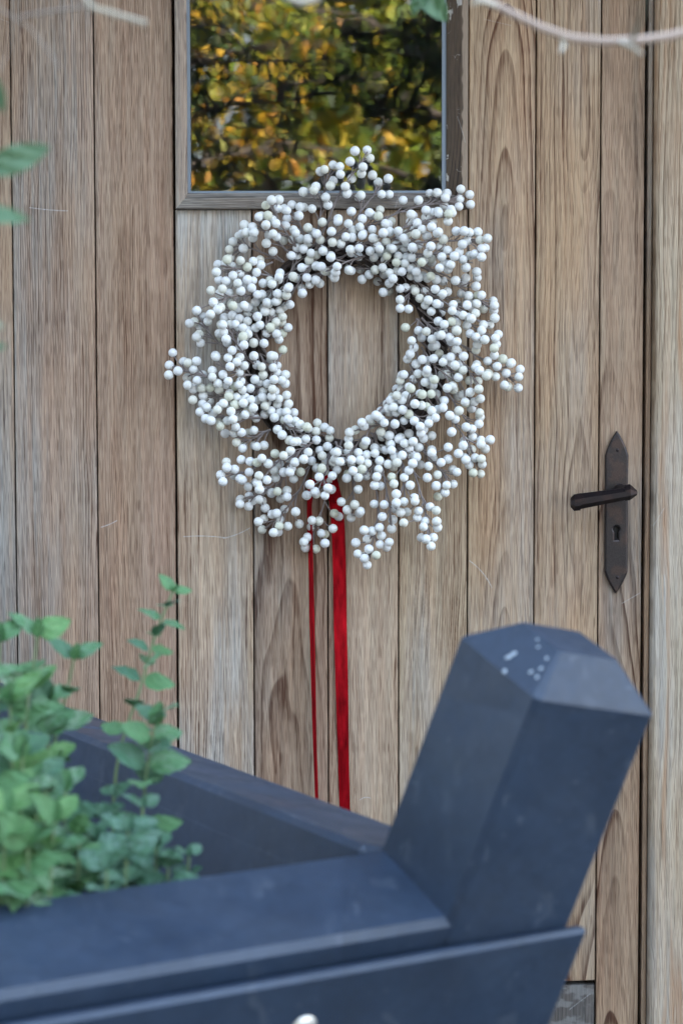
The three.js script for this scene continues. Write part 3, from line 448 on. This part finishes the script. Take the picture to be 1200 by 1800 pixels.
{
  const t = thing('planter', 'dark blue painted wooden trough with leaning walls and chamfered corner posts', 'planter', at(-LU / 2, LV / 2).setY(0));
  // a solid between two quads (a b c d below, the same above), its edges chamfered
  const hexa = (q, e = 0.003) => {
    const pts = [], nb = (i) => i < 4 ? [(i + 1) % 4, (i + 3) % 4, i + 4] : [4 + (i - 3) % 4, 4 + (i - 1) % 4, i - 4];
    q.forEach((p, i) => { const d = nb(i).map((j) => q[j].clone().sub(p).normalize().multiplyScalar(e)); for (const [a, b] of [[0, 1], [1, 2], [0, 2]]) pts.push(p.clone().add(d[a]).add(d[b])); });
    return boxUV(new ConvexGeometry(pts));
  };
  const bottom = 0.05, S = 0.12, SV = 0.1153;
  const lean = (su, sv) => UP.clone().addScaledVector(u, su * TU).addScaledVector(v, -sv * TV);   // su +1: right wall, sv +1: near wall
  const down = (p, A, y) => p.clone().addScaledVector(A, y - p.y);
  // posts; (a, b) the outer top corner, turned outwards by (su, sv)
  const post = (origin, su, sv) => {
    const A = lean(su, sv).normalize(), eu = u.clone().multiplyScalar(su).addScaledVector(UP, -TU).normalize(), ev = v.clone().multiplyScalar(sv).addScaledVector(UP, TV).normalize(), L = 0.1985, pts = [], ch = 0.005;
    const ring = (base, a0, a1, b0, b1, c) => { for (const [a, b] of [[a0 + c, b0], [a1 - c, b0], [a1, b0 + c], [a1, b1 - c], [a1 - c, b1], [a0 + c, b1], [a0, b1 - c], [a0, b0 + c]]) pts.push(base.clone().addScaledVector(eu, a).addScaledVector(ev, b)); };
    ring(origin.clone().addScaledVector(A, -0.80), 0, S, 0, SV, ch); ring(origin.clone().addScaledVector(A, L - 0.001), 0, S, 0, SV, ch); ring(origin.clone().addScaledVector(A, L + 0.0012), 0.0015, S - 0.0015, 0.0015, SV - 0.0015, ch);
    ring(origin.clone().addScaledVector(A, L + 0.030), 0.030, S - 0.030, 0.030, SV - 0.030, 0.002); ring(origin.clone().addScaledVector(A, L + 0.0306), 0.031, S - 0.031, 0.031, SV - 0.031, 0.002);
    return boxUV(new ConvexGeometry(pts));
  };
  part('post', post(F0, 1, 1), paint, t); part('post', post(at(-LU, 0), -1, 1), paint, t); part('post', post(at(0, LV + 0.0), 1, -1), paint, t); part('post', post(at(-LU, LV), -1, -1), paint, t);
  // rails between posts, top face square to the leaning wall
  const evN = v.clone().addScaledVector(UP, TV).normalize(), evF = v.clone().negate().addScaledVector(UP, TV).normalize(), euR = u.clone().negate().addScaledVector(UP, TU).normalize(), euL = u.clone().addScaledVector(UP, TU).normalize();
  const rail = (a, b, along0, along1, inward, wide, drop, deep) => {    // a..b outer top edge
    const q = []; for (const dd of [deep, 0]) for (const [p, w, s] of [[a, 0, along0], [b, 0, along1], [b, wide, along1], [a, wide, along0]]) q.push(p.clone().addScaledVector(inward, w).addScaledVector(drop, dd));
    return hexa(q, 0.006);
  };
  const dN = UP.clone().addScaledVector(v, -TV).normalize().negate(), dF = UP.clone().addScaledVector(v, TV).normalize().negate(), dR = UP.clone().addScaledVector(u, TU).normalize().negate(), dL = UP.clone().addScaledVector(u, -TU).normalize().negate();
  part('rail', rail(at(-LU, 0).addScaledVector(evN, 0.0012), at(0.014, 0).addScaledVector(evN, 0.0012), 0, 0, evN, SV - 0.003, dN, 0.075), paint, t);
  const eU = u.clone().addScaledVector(UP, -TU).normalize(), K0 = F0.clone().addScaledVector(evN, SV).addScaledVector(eU, -0.0176), O = (s) => K0.clone().addScaledVector(eU, 0.1162).addScaledVector(v, s);   // outer top edge of the right-hand rail
  part('rail', rail(O(0.001), O(0.698), 0, 0, eU.clone().negate(), 0.1155, dR, 0.06), paint, t);
  part('rail', rail(O(0.700), O(LV - 0.1), 0, 0, eU.clone().negate(), 0.1155, dR, 0.06), paint, t);
  part('rail', rail(at(0, LV), at(-LU, LV), 0, 0, evF, SV - 0.001, dF, 0.06), paint, t); part('rail', rail(at(-LU, LV), at(-LU, 0), 0, 0, euL, 0.11, dL, 0.06), paint, t);
  // wall boards, wider at the top than at the foot
  const wall = (tl, tr, Al, Ar, outer, th, yTop, yBot) => {
    const q = []; for (const y of [yBot, yTop]) { const a = down(tl, Al, y), b = down(tr, Ar, y); q.push(a, b, b.clone().addScaledVector(outer, -th), a.clone().addScaledVector(outer, -th)); }
    return hexa(q, 0.0045);
  };
  const rim = F0.y, front = v.clone().negate(), tilt = 0.0185;
  const right = F0.clone().addScaledVector(u, S + 0.004).addScaledVector(UP, -TU * (S + 0.004));
  part('side_board', wall(at(-LU - 0.1, 0).addScaledVector(front, 0.017), right.clone().addScaledVector(front, 0.017), lean(-1, 1), lean(1, 1), front, 0.0165, rim - tilt, 0.38), paint, t);
  part('side_board', wall(at(-LU - 0.1, 0).addScaledVector(front, 0.017), right.clone().addScaledVector(front, 0.017), lean(-1, 1), lean(1, 1), front, 0.0165, 0.377, bottom), paint, t);
  const Ro = O(0).addScaledVector(u, -0.118);
  const rimR = Ro.y;
  part('side_board', wall(Ro.clone().addScaledVector(u, 0.024), Ro.clone().addScaledVector(u, 0.024).addScaledVector(v, LV - 0.1), lean(1, 1), lean(1, -1), u, 0.024, rimR - 0.012, bottom), paint, t);
  part('side_board', wall(at(0, LV), at(-LU, LV), lean(1, -1), lean(-1, -1), v, 0.024, rim - 0.02, bottom), paint, t); part('side_board', wall(at(-LU, LV), at(-LU, 0), lean(-1, -1), lean(-1, 1), u.clone().negate(), 0.024, rim - 0.02, bottom), paint, t);
  // bolt head in the near board, paint flecks on the head of the post
  const nN = front.clone().addScaledVector(UP, -TV).normalize(), bp = D(527, 1799, 1.585), plane = at(0, 0).addScaledVector(front, 0.017).sub(bp).dot(nN), dd = dir(527, 1797);
  bp.addScaledVector(dd, plane / dd.dot(nN));
  const bolt = new THREE.SphereGeometry(0.0142, 24, 10, 0, 7, 0, Math.PI / 2).scale(1, 0.75, 1); bolt.applyQuaternion(new THREE.Quaternion().setFromUnitVectors(UP, nN)); bolt.translate(bp.x, bp.y, bp.z);
  part('bolt', bolt, std([0.62, 0.61, 0.58], 0.35, { metalness: 0.7 }), t);
  const A = lean(1, 1).normalize(), ev = evN, p0 = F0.clone().addScaledVector(A, 0.1985), bl = [p0, p0.clone().addScaledVector(ev, SV), p0.clone().addScaledVector(A, 0.030).addScaledVector(eU, 0.030).addScaledVector(ev, SV - 0.030)];
  const bn = bl[1].clone().sub(bl[0]).cross(bl[2].clone().sub(bl[0])).normalize(); if (bn.y < 0) bn.negate();
  const flecks = [], r = rng(3);
  for (const [px, py, k] of [[893, 1155, 1.5], [902, 1149, 1.5], [886, 1180, 1.3], [932, 1181, 1.1], [943, 1190, 1.1], [950, 1175, 1.1], [960, 1157, 0.9], [945, 1137, 0.8], [944, 1124, 0.8]]) {
    const d = dir(px, py), q = EYE.clone().addScaledVector(d, bl[0].clone().sub(EYE).dot(bn) / d.dot(bn)), g = new THREE.SphereGeometry(0.0014 * k, 10, 6).scale(1.2 + 0.5 * r(), 0.35, 1); g.rotateY(r() * 3); g.applyQuaternion(new THREE.Quaternion().setFromUnitVectors(UP, bn)); flecks.push(g.translate(q.x, q.y, q.z));
  }
  part('dropping', mergeGeometries(flecks), std([0.33, 0.38, 0.43], 0.7), t);
}
// soil in the trough
const soilY = F0.y - 0.12;
{
  const g = new THREE.PlaneGeometry(LU - 0.0, LV - 0.06, 50, 50).rotateX(-Math.PI / 2), p = g.attributes.position;
  for (let i = 0; i < p.count; i++) { const q = at(-LU / 2 + p.getX(i) * 0.96 + 0.01, LV / 2 + 0.03 - p.getZ(i) * 0.95), n = fbm(q.x * 30, q.z * 30); p.setXYZ(i, q.x, soilY + 0.03 * (n - 0.5) + 0.012 * noise(q.x * 90, q.z * 90), q.z); }
  g.computeVertexNormals();
  const idx = g.index.array; for (let i = 0; i < idx.length; i += 3) { const a = idx[i]; idx[i] = idx[i + 1]; idx[i + 1] = a; } g.computeVertexNormals();
  const t = tex(256, 256, (i, j, c) => { const n = noise(i / 4, j / 4) * 0.5 + noise(i / 12, j / 12) * 0.5; c[0] = 0.035 * n + 0.012; c[1] = 0.025 * n + 0.009; c[2] = 0.018 * n + 0.007; });
  const m = part('soil', g, new THREE.MeshStandardMaterial({ map: t, roughness: 1 }), scene); tag(m, 'dark potting soil inside the blue trough', null, null, 'stuff');
}

// ---------------------------------------------------------------- leafy herbs in the trough
const leafTex = (mildew, seed) => tex(128, 128, (i, j, c) => {
  const x = i / 128, y = j / 128, a = Math.abs(x - 0.5), vein = smooth(0.03, 0.0, a) * 0.8 + 0.5 * smooth(0.035, 0.0, Math.abs(((y - a * 0.9) * 6.5) % 1 - 0.5) * 0.16 + 0.004) * (a < 0.48 ? 1 : 0), n = fbm(x * 9 + seed, y * 9) - 0.5;
  const m = mildew * smooth(0.46, 0.66, fbm(x * 7 + seed * 3, y * 7 + seed)) * (0.35 + 0.9 * noise(x * 60, y * 60)), g = 1 + 0.5 * n;
  c[0] = mix(mix(0.082 * g, 0.17, vein * 0.5), 0.40, m); c[1] = mix(mix(0.205 * g, 0.31, vein * 0.5), 0.50, m); c[2] = mix(mix(0.092 * g, 0.15, vein * 0.5), 0.42, m);
});
const leafMats = [[0, 1], [0.25, 2], [0.6, 3], [0.12, 4]].map(([m, s], i) => { const t = leafTex(m, s); return new THREE.MeshPhysicalMaterial({ map: t, bumpMap: t, bumpScale: 0.004, roughness: 0.6, transmission: 0.22, thickness: 0, color: new THREE.Color().setRGB(...[[1.05, 1.08, 0.9], [0.9, 1.0, 0.9], [1.05, 1.06, 1.0], [1.2, 1.22, 0.78]][i]) }); });
const darkLeafMats = [[0.1, 6], [0.35, 7]].map(([m, s]) => { const t = leafTex(m, s); return new THREE.MeshPhysicalMaterial({ map: t, bumpMap: t, bumpScale: 0.002, roughness: 0.6, transmission: 0.2, thickness: 0, color: new THREE.Color().setRGB(0.62, 0.72, 0.82) }); });
const mixMats = [...leafMats, leafMats[0], leafMats[3], darkLeafMats[0]];
// unit leaf along +z, base at the origin, upper side +y
function leafShape(widest, wide, fold, droop, teeth, seed) {
  const N = 14, M = 6, pos = [], uv = [], idx = [], r = rng(seed);
  for (let i = 0; i <= N; i++) for (let k = 0; k <= M; k++) {
    const t = i / N, s = k / M * 2 - 1, w = wide * Math.pow(Math.sin(Math.PI * Math.pow(t, widest)), 0.78) * (1 + (Math.abs(s) > 0.9 ? teeth * (i % 2 ? 1 : -0.6) : 0));
    pos.push(s * w * (1 - 0.15 * fold), fold * Math.abs(s) * w * 0.7 - droop * t * t + 0.020 * Math.sin(t * 17 + s * 5 + seed) + (Math.abs(s) < 0.1 ? -0.012 : 0.014 * Math.sin(t * 34 - Math.abs(s) * 9)), t + (Math.abs(s) > 0.9 ? -0.01 : 0)); uv.push(0.5 + s * 0.48, t);
  }
  for (let i = 0; i < N; i++) for (let k = 0; k < M; k++) { const a = i * (M + 1) + k; idx.push(a, a + M + 1, a + 1, a + 1, a + M + 1, a + M + 2); }
  const g = new THREE.BufferGeometry(); g.setAttribute('position', new THREE.Float32BufferAttribute(pos, 3)); g.setAttribute('uv', new THREE.Float32BufferAttribute(uv, 2)); g.setIndex(idx); g.computeVertexNormals();
  return g;
}
const mint = [leafShape(0.72, 0.36, 0.3, 0.16, 0.07, 1), leafShape(0.70, 0.40, 0.15, 0.28, 0.08, 2), leafShape(0.75, 0.34, 0.45, 0.08, 0.06, 3), leafShape(0.7, 0.38, 0.25, 0.38, 0.08, 4)];
function addLeaf(parent, geo, mat, base, aim, up, size, roll = 0) {
  const z = aim.clone().normalize(), x = up.clone().cross(z).normalize(), y = z.clone().cross(x), m = part('leaf', geo, mat, parent, true);
  m.position.add(base); m.quaternion.setFromRotationMatrix(new THREE.Matrix4().makeBasis(x, y, z)); m.rotateZ(roll); m.scale.setScalar(size);
  return m;
}
const stemMat = std([0.13, 0.19, 0.085], 0.7);
function herb(label, list, seed, mats, group) {   // list of stems: points bottom to top, leaf sizes at foot and tip, spacing
  const r = rng(seed), root = list[0].pts[0], t = thing('herb_plant', label, 'plant', root.clone().setY(soilY), group), g = [];
  for (const s of list) {
    const c = new THREE.CatmullRomCurve3(s.pts), len = c.getLength(), n = Math.max(2, Math.round(len / s.gap)); let turn = s.turn ?? r() * 3;
    g.push(tube(s.pts, 0.0019, 0.0010, 16, 6));
    for (let k = s.from ?? 1; k <= n; k++) {
      const f = k / n, p = c.getPoint(f), T = c.getTangent(f), X0 = V(Math.cos(turn), 0, Math.sin(turn)); X0.addScaledVector(T, -X0.dot(T)).normalize(); const size = mix(s.big, s.small, f * f) * (0.85 + 0.3 * r());
      for (const side of [1, -1]) {
        const aim = X0.clone().multiplyScalar(side).addScaledVector(T, f > 0.92 ? 0.9 : 0.32 + 0.3 * r()).add(V((r() - 0.5) * 0.4, (r() - 0.5) * 0.35, (r() - 0.5) * 0.4));
        addLeaf(t, mint[Math.floor(r() * 4)], mats[Math.floor(r() * mats.length)], p.clone().addScaledVector(aim, 0.002), aim, T.clone().multiplyScalar(0.45).add(V((r() - 0.5) * 0.7, 0.35 + 0.5 * r(), 0.35 + 0.75 * r())), size, (r() - 0.5) * 0.5);
      }
      if (k === n) for (const side of [1, -1]) { const aim = V(-T.z * side + 0.2 * r(), 0, T.x * side + X0.x * 0.3).addScaledVector(T, 1.1); addLeaf(t, mint[2], mats[0], p, aim, T.clone().add(V(0, 0, 0.3)), size * 0.6); }
      turn += Math.PI / 2 + (r() - 0.5) * 0.5;
    }
  }
  part('stem', mergeGeometries(g), stemMat, t);
  return t;
}
const foot = (px, py, depth) => { const p = D(px, py, depth); p.y = soilY - 0.01; return p; };
const leaning = (bx, tx, ty, depth, bend = 0, big = 0.036, small = 0.020, gap = 0.030, from = 1, dz = 0.0) => { const a = foot(bx, 1600, depth + dz), b = D(tx, ty, depth); const m = a.clone().lerp(b, 0.5).add(V(bend, 0, 0.01)); return { pts: [a, m, b], big, small, gap, from }; };
const cluster = 'leafy herbs crowded in the trough';
herb('tall green herb at the far left, its top reaching highest above the trough rim', [leaning(20, 66, 1120, 1.62, -0.01, 0.036, 0.026, 0.028), leaning(60, 130, 1160, 1.66, -0.015, 0.036, 0.028, 0.030), leaning(30, 50, 1215, 1.60, 0, 0.036, 0.030, 0.026), leaning(75, 88, 1232, 1.63, 0, 0.036, 0.030, 0.025)], 11, mixMats, cluster);
herb('broad-leaved herb cut by the left edge of the photo', [leaning(-20, 0, 1130, 1.60, 0, 0.038, 0.028, 0.029), leaning(-10, 18, 1240, 1.52, 0.01, 0.040, 0.032, 0.025), leaning(-30, -12, 1330, 1.49, 0.0, 0.040, 0.032, 0.025)], 12, mixMats, cluster);
herb('pale dusty herb with large leaves nearest the front rail at lower left', [leaning(30, 40, 1330, 1.50, 0.0, 0.042, 0.034, 0.024), leaning(70, 95, 1445, 1.49, 0.0, 0.040, 0.032, 0.022), leaning(-5, 10, 1430, 1.47, 0.0, 0.042, 0.034, 0.024), leaning(45, 50, 1490, 1.465, 0, 0.040, 0.034, 0.02)], 13, mixMats, cluster);
herb('mid-height herb between the left clump and the tall thin sprig', [leaning(85, 80, 1290, 1.62, 0.0, 0.038, 0.030, 0.025), leaning(105, 115, 1390, 1.58, 0.0, 0.036, 0.030, 0.024), leaning(60, 66, 1370, 1.56, 0, 0.038, 0.030, 0.024), leaning(130, 140, 1470, 1.55, 0, 0.036, 0.026, 0.022)], 14, mixMats, cluster);
herb('tall thin sprig with small paired leaves standing alone against the door', [
  { pts: [foot(205, 1560, 1.72), D(205, 1350, 1.72), D(250, 1200, 1.74), D(272, 1120, 1.75), D(303, 1042, 1.76)], big: 0.029, small: 0.016, gap: 0.031, from: 4, turn: 0.3 },
  { pts: [foot(235, 1560, 1.66), D(255, 1380, 1.66), D(272, 1275, 1.66)], big: 0.036, small: 0.034, gap: 0.034, from: 3, turn: 0.1 }], 15, [leafMats[0], leafMats[1], darkLeafMats[0]], cluster);
herb('low dark herb with bluish leaves against the inner wall of the trough', [leaning(190, 200, 1400, 1.64, 0, 0.032, 0.022, 0.020), leaning(240, 250, 1420, 1.63, 0, 0.030, 0.020, 0.020), leaning(150, 165, 1480, 1.58, 0, 0.036, 0.026, 0.02), leaning(170, 180, 1440, 1.62, 0, 0.034, 0.024, 0.02), leaning(215, 225, 1460, 1.6, 0, 0.034, 0.024, 0.02)], 16, darkLeafMats, cluster);
herb('small dusty dark herb at the right end of the planting', [leaning(265, 275, 1490, 1.58, 0, 0.034, 0.026, 0.017), leaning(315, 332, 1505, 1.60, 0, 0.030, 0.016, 0.017), leaning(215, 222, 1510, 1.55, 0, 0.036, 0.028, 0.018), leaning(180, 188, 1530, 1.52, 0, 0.036, 0.028, 0.018), leaning(290, 296, 1525, 1.56, 0, 0.032, 0.024, 0.016)], 17, darkLeafMats, cluster);

// ---------------------------------------------------------------- blurred twigs and leaves close to the camera
const slim = [leafShape(0.9, 0.17, 0.25, 0.12, 0, 8), leafShape(0.9, 0.20, 0.2, 0.2, 0, 9)];
{
  const bark = std([0.34, 0.29, 0.25], 0.85), pale = std([0.50, 0.46, 0.38], 0.9), lm = new THREE.MeshPhysicalMaterial({ color: new THREE.Color().setRGB(0.085, 0.18, 0.085), roughness: 0.5, transmission: 0.2, thickness: 0 }), lp = new THREE.MeshPhysicalMaterial({ color: new THREE.Color().setRGB(0.30, 0.32, 0.23), roughness: 0.7, transmission: 0.2, thickness: 0 });
  const b0 = at(-LU + 0.12, 0.35).setY(soilY - 0.02), t = thing('young_tree', 'slender young tree whose thin bare twigs and grey-green leaves hang in at the left edge', 'tree', b0.clone());
  const top = V(b0.x + 0.1, 1.95, b0.z + 0.08);
  part('trunk', tube([b0, b0.clone().lerp(top, 0.4).add(V(0.03, 0, 0)), b0.clone().lerp(top, 0.75).add(V(-0.02, 0, 0.02)), top], 0.014, 0.007, 24, 8), bark, t);
  const limb = (pts, r0, r1, m = bark) => part('twig', tube(pts, r0, r1, 24, 6), m, t);
  const fork = b0.clone().lerp(top, 0.72);
  limb([fork, D(-160, 420, 1.131), D(-60, 330, 1.114), D(-12, 300, 1.114)], 0.004, 0.0016); limb([fork, D(-120, 640, 1.148), D(-30, 590, 1.131)], 0.003, 0.0014); limb([top, D(-200, -60, 1.235), D(-60, -20, 1.218), D(0, 15, 1.218), D(36, 29, 1.218), D(66, 66, 1.218), D(108, 120, 1.218)], 0.004, 0.0005);
  limb([D(36, 29, 1.218), D(90, 20, 1.201), D(140, 13, 1.183), D(165, 8, 1.166)], 0.001, 0.0009); limb([top, D(60, -120, 1.166), D(130, -20, 1.148), D(175, 22, 1.148), D(215, 36, 1.148), D(258, 41, 1.148)], 0.0035, 0.0018, pale); limb([D(18, 40, 1.218), D(14, 90, 1.235), D(0, 125, 1.235)], 0.0006, 0.0004);
  limb([D(130, -20, 1.148), D(330, -60, 1.131), D(480, -18, 1.131), D(530, 4, 1.131), D(565, -6, 1.131)], 0.002, 0.0026, pale);
  const L = (px, py, qx, qy, d, k, m, roll) => { const a = D(px, py, d), b = D(qx, qy, d + 0.004), s = a.distanceTo(b); addLeaf(t, slim[k], m, a, b.clone().sub(a), V(0.1, 0.5, 0.9), s, roll); };
  L(-30, 303, 90, 254, 1.152, 1, lm, 0.5); L(-60, 378, 54, 372, 1.143, 1, lm, -0.1); L(-14, 130, 8, 200, 1.143, 0, lm, 0.2); L(-40, 560, 12, 572, 1.152, 1, lp, 0); L(-40, 612, 14, 606, 1.152, 0, lm, 0); L(-60, 210, -16, 270, 1.152, 0, lm, 0.3); L(-90, 420, -20, 470, 1.152, 1, lm, 0.3);
  // shrub on the right whose drooping branch crosses the top right corner
  const c0 = V(0.95, 0, 1.75), s = thing('shrub', 'pale drooping bare branch of a shrub across the top right corner', 'shrub', c0.clone()), pink = std([0.50, 0.39, 0.33], 0.85);
  const B = (name, pts, r0, r1, m = pink) => part(name, tube(pts, r0, r1, 40, 7), m, s);
  B('trunk', [c0, V(0.97, 0.7, 1.74), V(0.9, 1.3, 1.75), V(0.78, 1.62, 1.76)], 0.018, 0.007);
  B('branch', [V(0.78, 1.62, 1.76), V(0.5, 1.56, 1.74), D(1290, 30, 1.218), D(1200, 58, 1.218), D(1130, 70, 1.218), D(1050, 72, 1.218), D(985, 62, 1.218), D(920, 33, 1.218), D(850, -2, 1.227), D(790, -40, 1.253), D(760, -52, 1.288)], 0.0052, 0.0020);
  B('twig', [D(985, 62, 1.218), D(990, 78, 1.218), D(984, 92, 1.209)], 0.0016, 0.0012, pale); B('twig', [D(1085, 71, 1.218), D(1112, 84, 1.209), D(1128, 96, 1.209)], 0.0016, 0.001, pale); B('twig', [D(1110, 71, 1.218), D(1126, 30, 1.044), D(1136, -20, 0.957)], 0.0012, 0.0006, std([0.25, 0.26, 0.19], 0.9)); B('twig', [D(870, 10, 1.218), D(845, 2, 1.209), D(828, 6, 1.209)], 0.002, 0.0012, pale);
  const gl = new THREE.MeshPhysicalMaterial({ color: new THREE.Color().setRGB(0.055, 0.135, 0.045), roughness: 0.45, transmission: 0.2, thickness: 0 });
  const R = (px, py, qx, qy, d, k) => { const a = D(px, py, d), b = D(qx, qy, d); addLeaf(s, mint[k], gl, a, b.clone().sub(a), V(0.1, 0.6, 0.8), a.distanceTo(b), 0.3); };
  R(742, -14, 787, 38, 1.7, 2); R(748, -16, 722, 24, 1.7, 0); R(755, -40, 790, -30, 1.62, 1); B('twig', [D(760, -52, 1.288), D(750, -30, 1.62), D(744, -14, 1.7)], 0.0015, 0.001);
}

// ---------------------------------------------------------------- the garden that the window mirrors
{
  const leafG = (() => { const g = new THREE.BufferGeometry(); g.setAttribute('position', new THREE.Float32BufferAttribute([0, 0, 0, -0.32, 0.06, 0.45, 0, -0.03, 0.5, 0.32, 0.06, 0.45, 0, -0.1, 1], 3)); g.setIndex([0, 2, 1, 0, 3, 2, 1, 2, 4, 2, 3, 4]); g.computeVertexNormals(); return g; })();
  function tree(name, label, pos, o) {
    const r = rng(o.seed), t = thing(name, label, 'tree', pos), bark = std(o.bark || [0.07, 0.055, 0.045], 0.95), M = new THREE.Matrix4(), mats = [], cols = [];
    const top = V(pos.x + 0.2, pos.y + o.h * 0.9, pos.z);
    part('trunk', tube([pos.clone(), V(pos.x - 0.08, o.h * 0.3, pos.z + 0.05), V(pos.x + 0.12, o.h * 0.6, pos.z), top], o.trunk, o.trunk * 0.25, 20, 9), bark, t);
    const tips = [], geos = [];
    for (let k = 0; k < o.limbs; k++) {
      const y = o.h * (o.low + (0.92 - o.low) * (k + r()) / o.limbs), a = k * 2.4 + r(), f = (y / o.h - o.low) / (1 - o.low), len = o.wide * (0.35 + 0.65 * Math.sin(Math.PI * Math.min(0.97, 0.22 + 0.75 * f))) * (0.75 + 0.35 * r());
      const b = V(pos.x + 0.05, y, pos.z), e = b.clone().add(V(Math.cos(a) * len, len * o.rise * (0.6 + 0.6 * r()), Math.sin(a) * len)), m = b.clone().lerp(e, 0.5).add(V(0, o.arch * len, 0));
      const c = new THREE.CatmullRomCurve3([b, m, e]); geos.push(tube([b, m, e], o.trunk * 0.26, 0.008, 10, 5));
      for (let q = 0; q < o.twigs; q++) { const s = c.getPoint(0.3 + 0.7 * r()), d = s.clone().add(V((r() - 0.5) * o.clump * 2, (r() - 0.55) * o.clump * 1.5 - (o.hang || 0) * r(), (r() - 0.5) * o.clump * 2)); geos.push(tube([s, s.clone().lerp(d, 0.5).add(V(0, 0.06, 0)), d], 0.008, 0.003, 4, 4)); tips.push([s, d]); }
    }
    part('limb', mergeGeometries(geos), bark, t);
    const q = new THREE.Quaternion(), e = new THREE.Euler();
    for (const [s, d] of tips) for (let k = 0; k < o.per; k++) {
      const p = s.clone().lerp(d, Math.pow(r(), 0.6) * 1.1).add(V((r() - 0.5) * o.spread, (r() - 0.5) * o.spread, (r() - 0.5) * o.spread)); e.set((r() - 0.2) * 2.2, r() * 6.28, (r() - 0.5) * 1.6); q.setFromEuler(e);
      const z = o.leaf * (0.65 + 0.7 * r()); M.compose(p.sub(pos), q, V(z * o.slim, z, z)); mats.push(M.clone()); const c = o.cols[Math.floor(Math.pow(r(), 1.2) * o.cols.length)], v = 0.75 + 0.5 * r(); cols.push(new THREE.Color().setRGB(c[0] * v, c[1] * v, c[2] * v));
    }
    const im = new THREE.InstancedMesh(leafG, new THREE.MeshPhysicalMaterial({ roughness: 0.6, transmission: 0.4, thickness: 0, side: THREE.DoubleSide }), mats.length); mats.forEach((m, i) => { im.setMatrixAt(i, m); im.setColorAt(i, cols[i]); });
    im.name = 'crown'; im.userData.kind = 'stuff'; shades(im); t.add(im);
  }
  const gold = [[0.72, 0.42, 0.02], [0.66, 0.48, 0.025], [0.36, 0.36, 0.03], [0.56, 0.25, 0.02], [0.22, 0.29, 0.035], [0.10, 0.16, 0.03]], lime = [[0.38, 0.42, 0.03], [0.23, 0.33, 0.03], [0.52, 0.43, 0.03], [0.12, 0.20, 0.03], [0.06, 0.11, 0.025]], dusk = [[0.035, 0.06, 0.028], [0.05, 0.075, 0.03], [0.03, 0.05, 0.03]];
  tree('autumn_tree', 'golden autumn tree mirrored at the left of the door window', V(-1.35, 0, 9.4), { seed: 21, h: 5.4, trunk: 0.10, limbs: 26, low: 0.25, wide: 1.7, rise: 0.25, arch: 0.06, twigs: 9, clump: 0.34, per: 26, spread: 0.24, leaf: 0.062, slim: 0.9, cols: gold });
  tree('autumn_tree', 'yellow-green tree mirrored in the middle of the door window', V(1.5, 0, 15.5), { seed: 22, h: 8.2, trunk: 0.2, limbs: 30, low: 0.2, wide: 2.9, rise: 0.25, arch: 0.05, twigs: 6, clump: 0.5, per: 105, spread: 0.30, leaf: 0.085, slim: 0.9, cols: lime });
  tree('autumn_tree', 'tall orange-yellow tree farthest behind in the window reflection', V(-0.9, 0, 21.5), { seed: 23, h: 11.5, trunk: 0.24, limbs: 34, low: 0.15, wide: 4.3, rise: 0.3, arch: 0.05, twigs: 6, clump: 0.75, per: 120, spread: 0.55, leaf: 0.19, slim: 0.9, cols: [gold[0], gold[1], ...lime, [0.2, 0.26, 0.06], [0.12, 0.18, 0.05]] });
  tree('evergreen_tree', 'dark evergreen tree silhouetted at the right of the window reflection', V(0.50, 0, 4.7), { seed: 24, h: 3.6, trunk: 0.024, limbs: 24, low: 0.42, wide: 0.62, rise: 0.2, arch: 0.05, twigs: 8, clump: 0.15, per: 46, spread: 0.09, leaf: 0.042, slim: 0.5, cols: dusk });
  tree('evergreen_tree', 'dark fine-leaved tree silhouetted at the left of the window reflection', V(-0.98, 0, 4.4), { seed: 25, h: 3.3, trunk: 0.02, limbs: 22, low: 0.42, wide: 0.95, rise: 0.2, arch: 0.05, twigs: 7, clump: 0.2, per: 26, spread: 0.13, leaf: 0.045, slim: 0.5, cols: dusk });
  // a dense screen of dark trees closes the garden, and the last two are unseen additions that dim the sky on the left
  tree('evergreen_tree', 'dark tree closing the left of the garden behind the golden one', V(-4.5, 0, 27), { seed: 26, h: 12, trunk: 0.25, limbs: 34, low: 0.05, wide: 5, rise: 0.2, arch: 0.05, twigs: 11, clump: 1.0, per: 40, spread: 0.8, leaf: 0.3, slim: 0.8, cols: dusk });
  tree('evergreen_tree', 'dark tree closing the right of the garden behind the yellow-green one', V(3.2, 0, 27), { seed: 27, h: 12.5, trunk: 0.25, limbs: 34, low: 0.05, wide: 5, rise: 0.2, arch: 0.05, twigs: 11, clump: 1.0, per: 40, spread: 0.8, leaf: 0.3, slim: 0.8, cols: dusk });
  tree('evergreen_tree', 'unseen tall evergreen added behind the camera to cut sky light from the left', V(-3.6, 0, 7.4), { seed: 29, h: 7.5, trunk: 0.14, limbs: 28, low: 0.06, wide: 2.1, rise: 0.2, arch: 0.05, twigs: 9, clump: 0.55, per: 36, spread: 0.45, leaf: 0.16, slim: 0.7, cols: dusk });  // added out of view so the sky light comes more from the right
  tree('evergreen_tree', 'unseen broad evergreen added left of the doorway to shade that side', V(-4.1, 0, 3.6), { seed: 28, h: 5.6, trunk: 0.12, limbs: 28, low: 0.08, wide: 2.0, rise: 0.2, arch: 0.05, twigs: 9, clump: 0.5, per: 36, spread: 0.4, leaf: 0.14, slim: 0.7, cols: dusk });  // added out of view to hold back sky light from the left front
}
renderer.render(scene, camera);
